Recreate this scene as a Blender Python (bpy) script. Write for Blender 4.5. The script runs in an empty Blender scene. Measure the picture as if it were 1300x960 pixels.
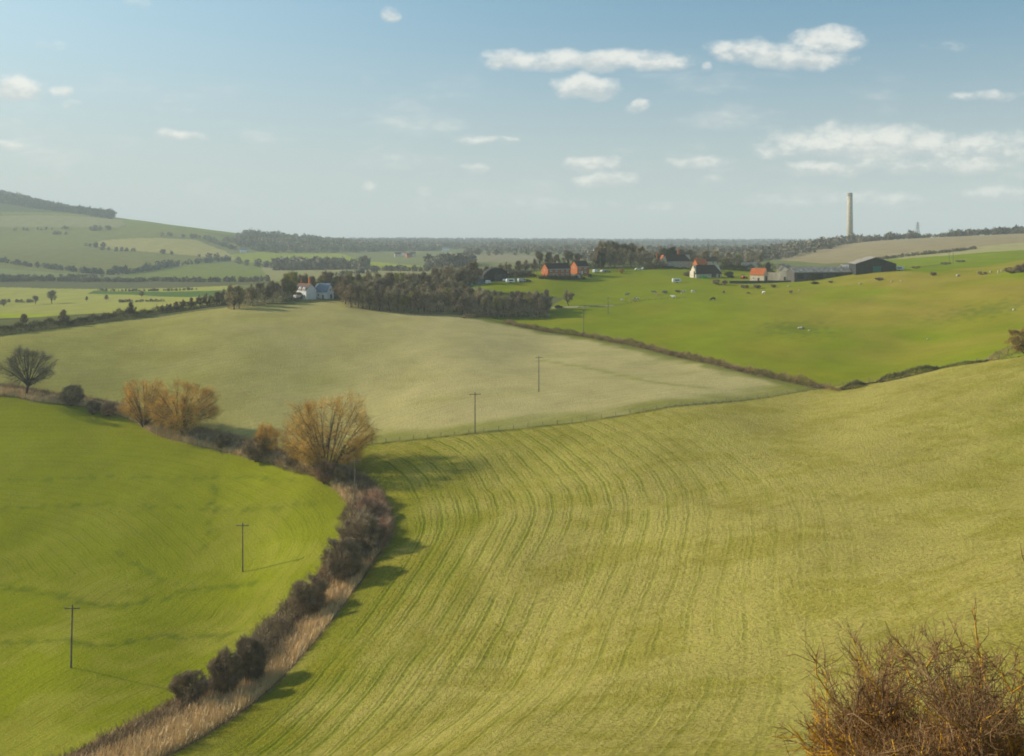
import bpy, math, random
import numpy as np
from mathutils import Vector, Matrix

# ------------------------------------------------------------------ camera, sky, sun, exposure
scene = bpy.context.scene
COL = scene.collection
F, U0, V0 = 1264.0, 650.0, 303.0          # focal length and horizon, in pixels of the 1300 wide photograph
cam_d = bpy.data.cameras.new('camera')
cam = bpy.data.objects.new('camera', cam_d)
COL.objects.link(cam)
cam.location = (0, 0, 0)
cam.rotation_euler = (math.pi/2, 0, 0)
cam_d.sensor_width = 36.0
cam_d.lens = 36.0*F/1300.0
cam_d.shift_y = -(480.0-V0)/1300.0
cam_d.clip_start = 0.5
cam_d.clip_end = 40000
scene.camera = cam

SUN_EL = math.radians(22.0)
SUN_AZ = math.radians(-70.0)              # from +Y towards +X: the sun stands to the left
scene.view_settings.view_transform = 'Standard'
scene.view_settings.look = 'None'
scene.view_settings.gamma = 1.0
scene.view_settings.use_curve_mapping = False
scene.view_settings.exposure = 0.32
scene.cycles.filter_width = 1.8
scene.cycles.volume_bounces = 1
scene.cycles.max_bounces = 6
scene.cycles.transparent_max_bounces = 12

sun_d = bpy.data.lights.new('sun', 'SUN')
sun_d.energy = 4.4
sun_d.angle = math.radians(0.5)
sun_d.color = (1.0, 0.89, 0.73)
sun = bpy.data.objects.new('sun', sun_d)
COL.objects.link(sun)
sd = Vector((math.sin(SUN_AZ)*math.cos(SUN_EL), math.cos(SUN_AZ)*math.cos(SUN_EL), math.sin(SUN_EL)))
sun.rotation_euler = (-sd).to_track_quat('-Z', 'Y').to_euler()

world = bpy.data.worlds.new('World')
scene.world = world
world.use_nodes = True
world.cycles.sampling_method = 'MANUAL'
world.cycles.sample_map_resolution = 512


class NT:
    def __init__(s, tree):
        s.t = tree
    def n(s, kind, **kw):
        nd = s.t.nodes.new(kind)
        for k, v in kw.items():
            setattr(nd, k, v)
        return nd
    def put(s, sock, v):
        if isinstance(v, bpy.types.NodeSocket):
            s.t.links.new(v, sock)
        elif v is not None:
            sock.default_value = v
    def m(s, op, a, b=None, c=None, clamp=False):
        nd = s.n('ShaderNodeMath', operation=op, use_clamp=clamp)
        s.put(nd.inputs[0], a); s.put(nd.inputs[1], b); s.put(nd.inputs[2], c)
        return nd.outputs[0]
    def mr(s, v, a, b, c=0.0, d=1.0, smooth=True):
        nd = s.n('ShaderNodeMapRange')
        if smooth: nd.interpolation_type = 'SMOOTHSTEP'
        s.put(nd.inputs['Value'], v)
        for i, x in zip((1, 2, 3, 4), (a, b, c, d)): s.put(nd.inputs[i], x)
        return nd.outputs[0]
    def mix(s, f, a, b, blend='MIX'):
        nd = s.n('ShaderNodeMix', data_type='RGBA', blend_type=blend)
        s.put(nd.inputs[0], f); s.put(nd.inputs[6], a); s.put(nd.inputs[7], b)
        return nd.outputs[2]
    def noise(s, vec, scale, detail=3.0, rough=0.55, dist=0.0):
        nd = s.n('ShaderNodeTexNoise')
        s.put(nd.inputs['Vector'], vec)
        nd.inputs['Scale'].default_value = scale
        nd.inputs['Detail'].default_value = detail
        nd.inputs['Roughness'].default_value = rough
        nd.inputs['Distortion'].default_value = dist
        return nd.outputs[0]
    def mapv(s, vec, scale=(1, 1, 1), loc=(0, 0, 0), rot=(0, 0, 0)):
        nd = s.n('ShaderNodeMapping')
        s.put(nd.inputs[0], vec)
        nd.inputs['Scale'].default_value = scale
        nd.inputs['Location'].default_value = loc
        nd.inputs['Rotation'].default_value = rot
        return nd.outputs[0]


def c4(c):
    return (c[0], c[1], c[2], 1.0)


def build_world():
    t = world.node_tree
    N = NT(t)
    bg = t.nodes['Background']
    sky = N.n('ShaderNodeTexSky', sky_type='NISHITA', sun_disc=False)
    sky.sun_elevation = SUN_EL
    sky.sun_rotation = SUN_AZ
    sky.altitude = 100
    sky.air_density = 1.0
    sky.dust_density = 1.2
    sky.ozone_density = 1.0
    tc = N.n('ShaderNodeTexCoord')
    sep = N.n('ShaderNodeSeparateXYZ')
    N.put(sep.inputs[0], tc.outputs['Generated'])
    x, y, z = sep.outputs
    ys = N.m('MAXIMUM', y, 0.15)
    X = N.m('DIVIDE', x, ys)
    Z = N.m('DIVIDE', z, ys)
    # tint of the spring sky: a little greener and duller than clean air, milky low down
    elev = N.mr(z, 0.0, 0.30)
    tint = N.mix(elev, (0.60, 0.70, 0.86, 1), (0.98, 1.16, 1.10, 1))
    base = N.mix(1.0, sky.outputs[0], tint, 'MULTIPLY')
    side = N.mr(X, -0.55, 0.60)
    base = N.mix(1.0, base, N.mix(side, (1.02, 1.10, 1.14, 1), (0.60, 0.90, 1.06, 1)), 'MULTIPLY')
    veil = N.m('ADD', N.mr(z, 0.0, 0.24, 0.85, 0.10), N.mr(X, -0.6, 0.2, 0.12, 0.0))
    base = N.mix(veil, base, (5.35, 6.1, 6.0, 1))
    # clouds, fixed in direction: centre and half size as tangents
    clouds = [(745, 76, 140, 14, 1), (650, 77, 48, 14, .9), (835, 79, 44, 12, .9), (742, 109, 46, 16, 1), (812, 136, 24, 8, .75),
              (950, 65, 62, 17, .85), (1010, 72, 80, 17, 1), (1050, 50, 62, 17, .95), (1255, 121, 62, 8, .65), (895, 86, 10, 10, .45),
              (1100, 182, 150, 26, .9), (1180, 186, 190, 20, .72), (1060, 214, 100, 10, .75), (1230, 208, 64, 14, .85), (1150, 213, 60, 11, .6), (1010, 190, 60, 14, .65),
              (750, 207, 42, 11, .85), (770, 229, 48, 10, .75), (890, 203, 50, 9, .75), (902, 229, 28, 8, .5), (620, 178, 44, 7, .65),
              (600, 214, 20, 9, .6), (22, 112, 44, 17, 1.05), (74, 118, 18, 9, .55), (90, 134, 22, 7, .6), (12, 185, 30, 9, .75), (225, 172, 38, 8, .75),
              (492, 19, 16, 10, .7), (465, 237, 18, 8, .5), (172, 4, 20, 8, .4), (60, 58, 26, 9, .4), (1262, 246, 50, 13, .7),
              (1110, 254, 90, 13, .6), (990, 256, 60, 13, .45), (700, 262, 110, 12, .38), (560, 262, 60, 14, .3), (540, 245, 20, 10, .35), (1200, 60, 46, 8, .32), (1290, 190, 60, 22, .6), (860, 265, 60, 10, .35),
              (1500, 120, 120, 30, .9), (-250, 90, 130, 25, .9), (-500, 160, 160, 22, .8), (1800, 180, 160, 25, .8)]
    comb = N.n('ShaderNodeCombineXYZ')
    N.put(comb.inputs[0], X); N.put(comb.inputs[1], Z)
    warpn = N.n('ShaderNodeTexNoise'); N.put(warpn.inputs['Vector'], comb.outputs[0])
    warpn.inputs['Scale'].default_value = 26; warpn.inputs['Detail'].default_value = 3
    wsep = N.n('ShaderNodeSeparateXYZ'); N.put(wsep.inputs[0], warpn.outputs[1])
    Xw = N.m('ADD', X, N.m('MULTIPLY', N.m('SUBTRACT', wsep.outputs[0], 0.5), 0.045))
    Zw = N.m('ADD', Z, N.m('MULTIPLY', N.m('SUBTRACT', wsep.outputs[1], 0.5), 0.018))
    total = None; sg = 0.001; sb = 0.0
    for (u, v, ru, rv, s) in clouds:
        cx, cz, rx, rz = (u-U0)/F, (V0-v)/F, 1.10*ru/F, 1.25*rv/F
        a = N.m('MULTIPLY', N.m('SUBTRACT', Xw, cx), 1/rx)
        # flatter base than top
        b = N.m('MULTIPLY', N.m('SUBTRACT', Zw, cz), 1/rz)
        d = N.m('MULTIPLY_ADD', a, a, N.m('MULTIPLY', b, b))
        g = N.m('MULTIPLY', N.m('SUBTRACT', 1.0, d, clamp=True), s)
        total = g if total is None else N.m('MAXIMUM', total, g)
        sb = N.m('MULTIPLY_ADD', g, b, sb); sg = N.m('ADD', sg, g)
    fine = N.noise(N.mapv(comb.outputs[0], (1, 1.7, 1)), 46, 7, 0.60)
    dens = N.m('ADD', total, N.m('MULTIPLY', N.m('SUBTRACT', fine, 0.50), 1.3))
    mask = N.mr(dens, 0.08, 0.95, 0.0, 1.0)
    mask = N.m('MULTIPLY', mask, N.mr(total, 0.0, 0.25))
    # thin ragged wisps between the clouds
    wisp = N.noise(N.mapv(comb.outputs[0], (1, 3.0, 1), (0.3, 0.1, 0)), 7, 6, 0.6)
    band = N.m('MULTIPLY', N.mr(Z, 0.02, 0.07), N.mr(Z, 0.20, 0.12))
    mask2 = N.m('MULTIPLY', N.mr(wisp, 0.50, 0.74, 0, 0.42), band)
    front = N.mr(y, 0.15, 0.3)
    mask = N.m('MULTIPLY', N.m('MAXIMUM', N.m('MULTIPLY', mask, 0.74), mask2), front)
    height = N.m('DIVIDE', sb, sg)
    lit = N.mr(N.m('ADD', height, N.m('MULTIPLY', N.m('SUBTRACT', fine, 0.5), 2.4)), -0.55, 0.45)
    ccol = N.mix(lit, (5.9, 6.2, 6.1, 1), (9.4, 9.1, 8.3, 1))
    out = N.mix(mask, base, ccol)
    N.put(bg.inputs[0], out)
    bg.inputs[1].default_value = 0.087


build_world()

# ------------------------------------------------------------------ terrain
rng = np.random.default_rng(7)
random.seed(11)


def A_of(x, y):                      # lateral coordinate of the control grid
    return x/np.sqrt(y*y+25.0**2)*2.2


def B_of(y):                         # depth coordinate, logarithmic with distance
    return np.arcsinh(y/25.0)*1.0


CT = []
def ct(D, *uv):
    for u, v in uv: CT.append((u, v, D))

ct(10, (-800, 1213), (650, 1213), (2100, 1213))
ct(25, (-800, 1100), (650, 1097), (2100, 1060))
ct(45, (-500, 1072), (650, 1050), (1300, 985), (1800, 900))
ct(80, (-500, 1050), (0, 1045), (350, 1030), (650, 985), (1000, 928), (1300, 870), (1800, 740))
ct(110, (0, 1020), (350, 1005), (650, 910), (1000, 845), (1300, 728), (-500, 1030))
ct(140, (0, 930), (280, 925), (-500, 935))
ct(145, (1000, 720), (650, 848), (1300, 655))
ct(163, (330, 860), (90, 852), (-500, 865))
ct(175, (650, 720), (1300, 600), (400, 800), (1700, 510))
ct(205, (470, 690), (1000, 600), (1300, 546))
ct(217, (308, 726), (0, 728), (-500, 730))
ct(228, (640, 614),)
ct(233, (450, 640), (1300, 502), (1700, 440))
ct(255, (250, 640), (0, 640), (1000, 538))
ct(262, (603, 550),)
ct(244, (540, 596),)
ct(250, (400, 604),)
ct(268, (480, 563), (850, 519))
ct(300, (200, 556), (0, 560), (-500, 575), (1150, 473), (1000, 492))
ct(308, (684, 497), (450, 532))
ct(270, (1300, 455), (1600, 410), (1900, 390))
ct(335, (30, 500), (200, 510), (-500, 515))
ct(340, (400, 500), (600, 478), (850, 472), (1150, 452), (1300, 420))
ct(380, (0, 440), (300, 450), (650, 455), (950, 437), (1150, 420), (1300, 392), (-500, 460))
ct(430, (0, 417), (300, 415), (600, 420), (950, 410), (1300, 360), (1700, 330))
ct(480, (300, 394), (640, 410), (800, 402), (1100, 372), (1300, 341), (450, 397))
ct(520, (100, 399), (400, 381), (450, 386), (560, 391), (740, 386), (900, 378), (1150, 351), (0, 409), (-500, 420))
ct(580, (615, 362), (740, 370), (900, 362), (1000, 360), (1110, 346), (400, 376), (1250, 340))
ct(640, (0, 403), (200, 395), (700, 345), (850, 350), (1110, 343), (1250, 333), (-500, 410), (450, 370), (550, 366))
ct(740, (0, 398), (200, 388), (300, 374), (740, 336), (850, 333), (1000, 345), (1150, 338), (1250, 328), (1500, 318), (600, 352), (420, 364))
ct(900, (0, 384), (200, 374), (330, 364), (450, 358), (600, 345), (760, 333), (900, 336), (1050, 332), (1180, 322), (1300, 313))
ct(1150, (0, 362), (150, 360), (400, 348), (600, 340), (800, 330), (950, 330), (1050, 321), (1200, 308), (1300, 302), (1600, 290), (-400, 370))
ct(1400, (0, 347), (200, 350), (450, 341), (650, 330), (800, 326), (1000, 320), (1100, 307), (1200, 301), (1300, 296.5), (1600, 282))
ct(1700, (0, 328), (150, 333), (300, 332), (450, 334), (600, 324), (800, 321), (1000, 318), (1300, 299), (-400, 330))
ct(2100, (0, 305), (150, 307), (250, 310), (330, 319), (450, 322), (600, 320), (800, 318), (1100, 309), (1300, 306), (-400, 295))
ct(2500, (0, 274), (130, 280), (230, 288), (330, 302), (420, 311), (500, 318), (700, 316), (1000, 313), (1300, 307), (-400, 258))
ct(3300, (0, 249), (120, 277), (230, 296), (330, 305), (480, 310), (600, 312), (900, 312), (1300, 308), (-400, 225))
ct(4500, (0, 262), (200, 300), (480, 306), (620, 307), (900, 309), (1300, 307), (-400, 240))
ct(7500, (-400, 300), (0, 303), (300, 304), (650, 305), (1000, 305), (1300, 305), (1900, 305), (-1500, 303), (2800, 305))
for D in (300, 800, 2000, 3300): ct(D, (2600, {300: 380, 800: 300, 2000: 290, 3300: 300}[D]), (-1400, {300: 600, 800: 400, 2000: 290, 3300: 250}[D]))

CT = np.array(CT, float)
_x = (CT[:, 0]-U0)/F*CT[:, 2]
CA, CB, CV = A_of(_x, CT[:, 2]), B_of(CT[:, 2]), CT[:, 1]


def tps(r2):
    return 0.5*r2*np.log(r2+1e-9)

def solve():
    n = len(CA)
    K = tps((CA[:, None]-CA[None])**2+(CB[:, None]-CB[None])**2)+np.eye(n)*0.004
    Pm = np.stack([np.ones(n), CA, CB], 1)
    M = np.zeros((n+3, n+3)); M[:n, :n] = K; M[:n, n:] = Pm; M[n:, :n] = Pm.T
    return np.linalg.solve(M, np.concatenate([CV, np.zeros(3)]))

CW = solve()

def vfield(a, b):
    sh = a.shape; a = a.ravel(); b = b.ravel()
    out = np.empty_like(a)
    for i in range(0, len(a), 20000):
        aa, bb = a[i:i+20000], b[i:i+20000]
        r2 = (aa[:, None]-CA[None])**2+(bb[:, None]-CB[None])**2
        out[i:i+20000] = tps(r2)@CW[:-3]+CW[-3]+CW[-2]*aa+CW[-1]*bb
    return out.reshape(sh)


def vnoise(x, y, seed=0):            # cheap smooth noise, -1..1
    r = np.random.default_rng(seed)
    out = np.zeros_like(x)
    for k in range(7):
        an, ph = r.uniform(0, 6.28), r.uniform(0, 6.28)
        fr = r.uniform(0.6, 1.7)
        out += np.sin((x*np.cos(an)+y*np.sin(an))*fr*6.28+ph+1.7*np.sin((x*np.sin(an)-y*np.cos(an))*fr*2.9+ph*2))
    return out/3.2


def ground_z(x, y):
    x = np.asarray(x, float); y = np.asarray(y, float)
    yc = np.maximum(y, 6.0)
    v = vfield(A_of(x, yc), B_of(yc))
    z = -(v-V0)/F*yc
    near = -1.75-0.55*np.maximum(y, 0)
    k = np.clip((y-6.0)/14.0, 0, 1); k = k*k*(3-2*k)
    z = near*(1-k)+z*k
    amp = np.clip((y-60)/300, 0, 1)
    z = z+amp*(0.22*vnoise(x/90, y/90, 3)+0.05*vnoise(x/23, y/23, 4))
    z = z+np.clip((y-1200)/1500, 0, 1)*2.2*vnoise(x/420, y/420, 5)
    return z


def zat(x, y):
    return float(ground_z(np.array([x]), np.array([y]))[0])


_Dm = np.exp(np.linspace(math.log(40), math.log(8000), 1400))
def ray(u, v, Dmin=40):
    """first meeting of the line of sight with the ground"""
    D = _Dm[_Dm >= Dmin]
    z = ground_z((u-U0)/F*D, D)
    line = -(v-V0)/F*D
    hit = np.nonzero(z >= line)[0]
    if len(hit) == 0:
        i = int(np.argmax((z-line)/D))
        d = D[i]
    elif hit[0] == 0:
        d = D[0]
    else:
        i = hit[0]
        a, b = z[i-1]-line[i-1], z[i]-line[i]
        d = D[i-1]+(D[i]-D[i-1])*(-a)/(b-a)
    x = (u-U0)/F*d
    return Vector((x, d, zat(x, d)))


def at(u, D):
    x = (u-U0)/F*D
    return Vector((x, D, zat(x, D)))


def rayline(pts, Dmin=40, step=None):
    out = []
    for p in pts:
        out.append(at(p[0], p[2]) if len(p) == 3 and p[1] is None else ray(p[0], p[1], p[2] if len(p) == 3 else Dmin))
    return out


def resample(pts, step, zfix=True):
    P = np.array([(p[0], p[1]) for p in pts], float)
    # smooth through a Catmull-Rom curve
    Q = [P[0]]
    for i in range(len(P)-1):
        p0 = P[max(i-1, 0)]; p1 = P[i]; p2 = P[i+1]; p3 = P[min(i+2, len(P)-1)]
        for t in np.linspace(0, 1, 13)[1:]:
            Q.append(0.5*((2*p1)+(-p0+p2)*t+(2*p0-5*p1+4*p2-p3)*t*t+(-p0+3*p1-3*p2+p3)*t**3))
    Q = np.array(Q)
    L = np.concatenate([[0], np.cumsum(np.linalg.norm(np.diff(Q, axis=0), axis=1))])
    n = max(2, int(L[-1]/step)+1)
    s = np.linspace(0, L[-1], n)
    R = np.stack([np.interp(s, L, Q[:, 0]), np.interp(s, L, Q[:, 1])], 1)
    return R


def signed_dist(x, y, line):
    """distance to a polyline, positive on its right hand side (travelling along it)"""
    full = None
    if x.ndim == 2 and x.shape[0] > 500:      # only the nearer land lies close to any of these lines
        nrow = int(np.searchsorted(y[:, 0], 760.0)); full = x.shape
        x, y = x[:nrow], y[:nrow]
    best = np.full(x.shape, 1e18); sgn = np.ones(x.shape)
    for i in range(len(line)-1):
        ax, ay = line[i]; bx, by = line[i+1]
        dx, dy = bx-ax, by-ay
        L2 = dx*dx+dy*dy+1e-9
        t = np.clip(((x-ax)*dx+(y-ay)*dy)/L2, 0, 1)
        ex, ey = x-(ax+t*dx), y-(ay+t*dy)
        d2 = ex*ex+ey*ey
        m = d2 < best
        best = np.where(m, d2, best)
        cr = dx*(y-ay)-dy*(x-ax)
        sgn = np.where(m, np.where(cr > 0, -1.0, 1.0), sgn)
    d = np.sqrt(best)*sgn
    if full:
        out = np.full(full, 1e4); out[:len(d)] = d; out[len(d):] *= sgn[-1:].mean() if len(d) else 1
        return out
    return d


def inpoly(x, y, poly):
    ins = np.zeros(x.shape, bool)
    n = len(poly); j = n-1
    for i in range(n):
        xi, yi = poly[i]; xj, yj = poly[j]
        if yi != yj:
            c = ((yi > y) != (yj > y)) & (x < (xj-xi)*(y-yi)/(yj-yi)+xi)
            ins ^= c
        j = i
    return ins


# main boundary lines of the place (pixel sights turned into ground points)
DITCH_W = [(-150, 512), (0, 503), (45, 510), (110, 517), (160, 531), (200, 553), (255, 567), (300, 578), (340, 588), (385, 600), (420, 618), (444, 645), (447, 668), (425, 700), (400, 730), (385, 760), (350, 800), (300, 836), (250, 872), (215, 905), (185, 945), (160, 985)]
DITCH_E = [(-150, 494), (0, 487), (60, 497), (150, 512), (215, 533), (300, 553), (355, 570), (400, 583), (450, 597), (478, 622), (490, 650), (493, 682), (470, 722), (440, 765), (405, 810), (358, 862), (320, 905), (285, 950), (262, 985)]
FENCE_PIX = [(455, 566), (480, 563), (540, 557), (603, 550), (700, 540), (800, 526), (900, 513), (1000, 500), (1060, 490), (1150, 476), (1200, 466), (1250, 458), (1300, 452), (1420, 438), (1600, 415)]
HEDGE_PIX = [(600, 402), (640, 410), (700, 422), (740, 427), (800, 438), (850, 450), (900, 461), (950, 473), (1000, 484), (1045, 493)]
def ditch_line(pix):
    """the bank as sighted, carried straight on towards the viewer below the frame"""
    q = [(p.x, p.y) for p in rayline([p for p in pix if p[1] < 885])]
    q.append((q[-1][0]-4, q[-1][1]-17)); q.append((q[-1][0]-5, q[-1][1]-20)); q.append((q[-1][0]-16, q[-1][1]-50))
    return resample(q, 3.0)

ditch_w = ditch_line(DITCH_W)
ditch_e = ditch_line(DITCH_E)
fence_l = resample(rayline(FENCE_PIX), 3.0)
hedge_l = resample(rayline(HEDGE_PIX), 3.0)
print('ditch', ditch_w[0], ditch_w[-1], 'fence len', len(fence_l)*3)


def poly(*pts):
    """outline of a patch of land: (u, v) sights or (u, None, D)"""
    return [(p.x, p.y) for p in rayline(pts)]


def build_ground():
    ul = np.concatenate([np.linspace(-2600, -200, 120, endpoint=False), np.linspace(-200, 1500, 800, endpoint=False), np.linspace(1500, 3900, 121)])
    tt = (ul-U0)/F
    bs = np.concatenate([np.linspace(B_of(-80.0), B_of(40.0), 40, endpoint=False),
                         np.linspace(B_of(40.0), B_of(8000.0), 1000)])
    Dd = np.sinh(bs)*25.0
    Y, T = np.meshgrid(Dd, tt, indexing='ij')
    X = T*np.sqrt(Y*Y+25.0**2)
    Z = ground_z(X, Y)
    nr, nc = X.shape
    # ---- colour of each piece of land
    C = np.empty((nr, nc, 3)); C[:] = (0.14, 0.145, 0.06)
    R = np.zeros((nr, nc)); RA = np.zeros((nr, nc)); RO = np.full((nr, nc), 0.35)
    GR = np.zeros((nr, nc))       # how much greener tufts show through
    def paint(mask, col, rough=None, green=None):
        C[mask] = col
        if rough is not None: RO[mask] = rough
        if green is not None: GR[mask] = green
    def soft(d, w):               # 1 inside (d<0), fading over w metres
        return np.clip(0.5-d/w, 0, 1)
    def blend(k, col):
        k = k[..., None]
        C[:] = C*(1-k)+np.array(col)*k
    S = lambda *p: inpoly(X, Y, poly(*p))
    S2 = lambda *p: inpoly(np.maximum(X, (-150-U0)/F*Y), Y, poly(*p))      # runs on beyond the left edge
    LEAF = (0.243, 0.258, 0.012)
    # far land behind the beige field
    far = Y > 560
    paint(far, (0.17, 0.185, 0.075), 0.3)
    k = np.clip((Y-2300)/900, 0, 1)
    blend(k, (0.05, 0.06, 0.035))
    # left valley strips
    paint(S2((-160, None, 560), (-160, 397), (0, 397), (165, 397), (300, 388), (300, None, 560)), (0.085, 0.09, 0.05))
    paint(S2((-160, 397), (170, 397), (255, 388), (255, 383), (0, 384), (-160, 385)), (0.33, 0.36, 0.03))
    paint(S2((-160, 384), (300, 383), (330, 372), (300, 362), (0, 362), (-160, 366)), (0.34, 0.33, 0.08))
    paint(S((110, 373), (160, 374), (300, 374), (345, 371), (300, 368), (120, 369)), (0.085, 0.15, 0.035))
    paint(S2((-160, 362), (330, 361), (400, 352), (330, 351), (200, 352), (0, 350), (-160, 352)), (0.12, 0.125, 0.06))
    paint(S((150, 352), (345, 358), (420, 352), (430, 343), (330, 333), (250, 335), (180, 345)), (0.17, 0.20, 0.05))
    paint(S((345, 358), (440, 352), (560, 345), (520, 340), (400, 338), (360, 334), (330, 334)), (0.27, 0.26, 0.11))
    paint(S((290, 330), (330, 334), (420, 338), (540, 342), (545, 338), (430, 322), (330, 320), (295, 323)), (0.26, 0.29, 0.04))
    paint(S2((-160, 352), (0, 349), (60, 352), (120, 350), (0, 341), (-160, 338)), (0.20, 0.225, 0.085))
    # left down
    paint(S2((-160, 336), (0, 339), (110, 348), (200, 342), (300, 328), (250, 318), (110, 316), (0, 318), (-160, 316)), (0.18, 0.18, 0.055))
    paint(S((110, 312), (190, 320), (300, 329), (285, 318), (250, 305), (180, 302), (130, 305)), (0.36, 0.32, 0.11))
    paint(S2((-160, 316), (0, 317), (110, 315), (130, 304), (250, 302), (300, 306), (250, 293), (150, 288), (0, 288), (-160, 285)), (0.20, 0.21, 0.06))
    paint(S2((-160, 287), (0, 288), (150, 289), (165, 283), (150, 278), (0, 274), (-160, 262)), (0.28, 0.27, 0.12))
    paint(S((160, 288), (250, 294), (330, 303), (330, 299), (250, 289), (150, 273), (0, 269), (0, 273), (150, 278)), (0.20, 0.23, 0.05))
    # distance beyond the farm
    paint(S((560, 324), (640, 322), (690, 326), (690, 333), (600, 332), (560, 329)), (0.24, 0.22, 0.13))
    # farm plateau and pasture
    past = S((598, 402), (640, 410), (700, 422), (800, 438), (900, 461), (1045, 493), (1150, 476), (1300, 452), (1600, 415), (2400, 380), (2400, None, 900), (1300, None, 900), (1180, None, 800), (980, None, 760), (860, None, 720), (660, None, 640), (560, None, 620), (562, 366), (640, 372), (720, 378), (700, 388), (620, 398))
    paint(past, (0.205, 0.240, 0.010), 0.4, 0.4)
    kk = np.clip(0.80+0.6*vnoise(X/120+3, Y/160, 21)+0.5*vnoise(X/35, Y/60, 22), 0, 1)
    kr = np.clip((X/Y*F+U0-900)/200, 0, 1)*np.clip((Y-300)/60, 0, 1)*past*kk
    blend(kr*0.9, (0.31, 0.25, 0.040))
    blend(past*np.clip(vnoise(X/60, Y/90, 23)*0.8-0.1, 0, 0.5), (0.25, 0.24, 0.015))
    paint(S((1115, 342), (1180, 346), (1300, 330), (1500, 318), (1500, 310), (1300, 317.5), (1230, 322), (1180, 326), (1110, 331)), (0.19, 0.24, 0.010))
    # beige down on the right
    paint(S((980, 330), (1050, 335), (1110, 331), (1180, 326), (1300, 317.5), (1600, 305), (1600, None, 1700), (1000, None, 1700)), (0.32, 0.26, 0.145), 0.5)
    paint(S((1110, 331), (1180, 326), (1300, 317.5), (1500, 308), (1500, 302), (1300, 308), (1220, 316), (1150, 322)), (0.37, 0.34, 0.15), 0.5)
    # beige field in the middle
    beige = S((455, 566), (603, 550), (800, 526), (1000, 500), (1045, 493), (1000, 484), (900, 461), (800, 438), (700, 422), (640, 410), (600, 401), (655, 391), (640, 389), (570, 390), (500, 389), (450, 384), (440, 381), (390, 386), (320, 388), (250, 395), (150, 408), (60, 419), (0, 428), (-500, 460), (-500, 505), (-150, 494), (0, 487), (150, 512), (300, 553), (400, 583))
    paint(beige, (0.46, 0.39, 0.17), 0.6)
    uu = X/np.maximum(Y, 1)*F+U0
    kg = beige*np.clip((600-uu)/420+0.10*vnoise(X/60, Y/60, 31)+0.06*vnoise(X/18, Y/40, 33), 0, 1)
    blend(kg*0.7, (0.31, 0.29, 0.06))
    dh = signed_dist(X, Y, hedge_l)
    blend(beige*soft(np.abs(dh)-6-2*vnoise(X/20, Y/20, 35), 4), (0.21, 0.22, 0.05))
    df = signed_dist(X, Y, fence_l)
    blend(beige*soft(np.abs(df)-9-4*vnoise(X/25, Y/25, 36), 9)*0.75, (0.23, 0.235, 0.04))
    blend(beige*np.clip(vnoise(X/110+Y/150, Y/40-X/200, 37)*1.0-0.75, 0, 0.2), (0.27, 0.25, 0.06))
    blend(beige*np.clip(vnoise(X/90+2, Y/20, 38)-0.9, 0, 0.15), (0.36, 0.31, 0.17))
    RA[beige] = 0.22
    R[beige] = (X*0.45-Y*0.89)[beige]
    # left field
    dw = signed_dist(X, Y, ditch_w)
    de = signed_dist(X, Y, ditch_e)
    lf = S((-900, 520), (-150, 512), (0, 503), (110, 517), (200, 553), (300, 578), (385, 600), (444, 645), (425, 700), (385, 760), (300, 836), (215, 905), (160, 985), (160, None, 60), (-900, None, 60))
    lf = (dw > 0) & (Y < 345) & (X < 20)
    paint(lf, LEAF, 0.55, 0.5)
    blend(lf*np.clip(0.15+0.5*vnoise(X/30, Y/45, 41)+0.3*vnoise(X/9, Y/14, 42), 0, 0.6)*np.clip((300-Y)/120, 0.25, 1), (0.35, 0.32, 0.05))
    ya = 300-Y; ab = np.abs(dw); hh = np.clip(0.5+0.5*(ya-ab)/14, 0, 1)
    R[lf] = ((ya*(1-hh)+ab*hh-14*hh*(1-hh))*1.2)[lf]; RA[lf] = 0.24
    # right field
    rf = (de < 0) & (df > 0) & (Y < 420) & (Y > -100)
    rf &= ~lf & ~beige
    paint(rf, (0.455, 0.385, 0.100), 1.15, 0.7)
    ad = np.abs(de)
    kx = np.clip(1.0-(ad-3)/26+0.30*vnoise(X/22, Y/22, 51), 0, 1)
    kx = np.maximum(kx, np.clip((Y-150)/200-(ad-20)/90+0.2*vnoise(X/30, Y/20, 52), 0, 0.22))
    blend(rf*kx*0.85, (0.215, 0.225, 0.010))
    blend(rf*np.clip(0.05+0.45*vnoise(X/34, Y/30, 53)+0.3*vnoise(X/8, Y/8, 54), 0, 0.45), (0.30, 0.265, 0.025))
    # greener ground high on the right flank
    blend(rf*np.clip((uu-1120)/220, 0, 1)*np.clip((Y-110)/100, 0, 1)*np.clip(0.6+0.5*vnoise(X/26, Y/22, 55), 0, 1)*0.65, (0.22, 0.235, 0.015))
    blend(rf*np.clip((1150-uu)/500, 0, 1)*np.clip((Y-195)/60, 0, 1)*0.30, (0.38, 0.33, 0.05))
    R[rf] = ad[rf]
    RA[rf] = (np.clip((ad-2)/6, 0, 1)*np.clip(1.15-ad/95, 0.12, 1))[rf]
    # wheel tracks and little scarps: greener, rougher lines
    for ln, w, kcol in (([(0, 745), (60, 752), (130, 770), (200, 762), (260, 748), (330, 738)], 1.1, (0.09, 0.13, 0.012)),
                        ([(-60, 822), (60, 815), (140, 820), (210, 808), (290, 806)], 1.3, (0.09, 0.13, 0.012)),
                        ([(150, 700), (200, 735), (260, 745)], .5, (0.11, 0.15, 0.012)),
                        ([(270, 600), (272, 650), (255, 700)], .5, (0.09, 0.13, 0.012)),
                        ([(0, 648), (120, 640), (260, 646), (400, 640)], .6, (0.10, 0.14, 0.012)),
                        ([(0, 610), (150, 606), (300, 606), (380, 612)], .5, (0.10, 0.14, 0.012)),
                        ):
        L = resample(rayline(ln), 2.0)
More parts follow.
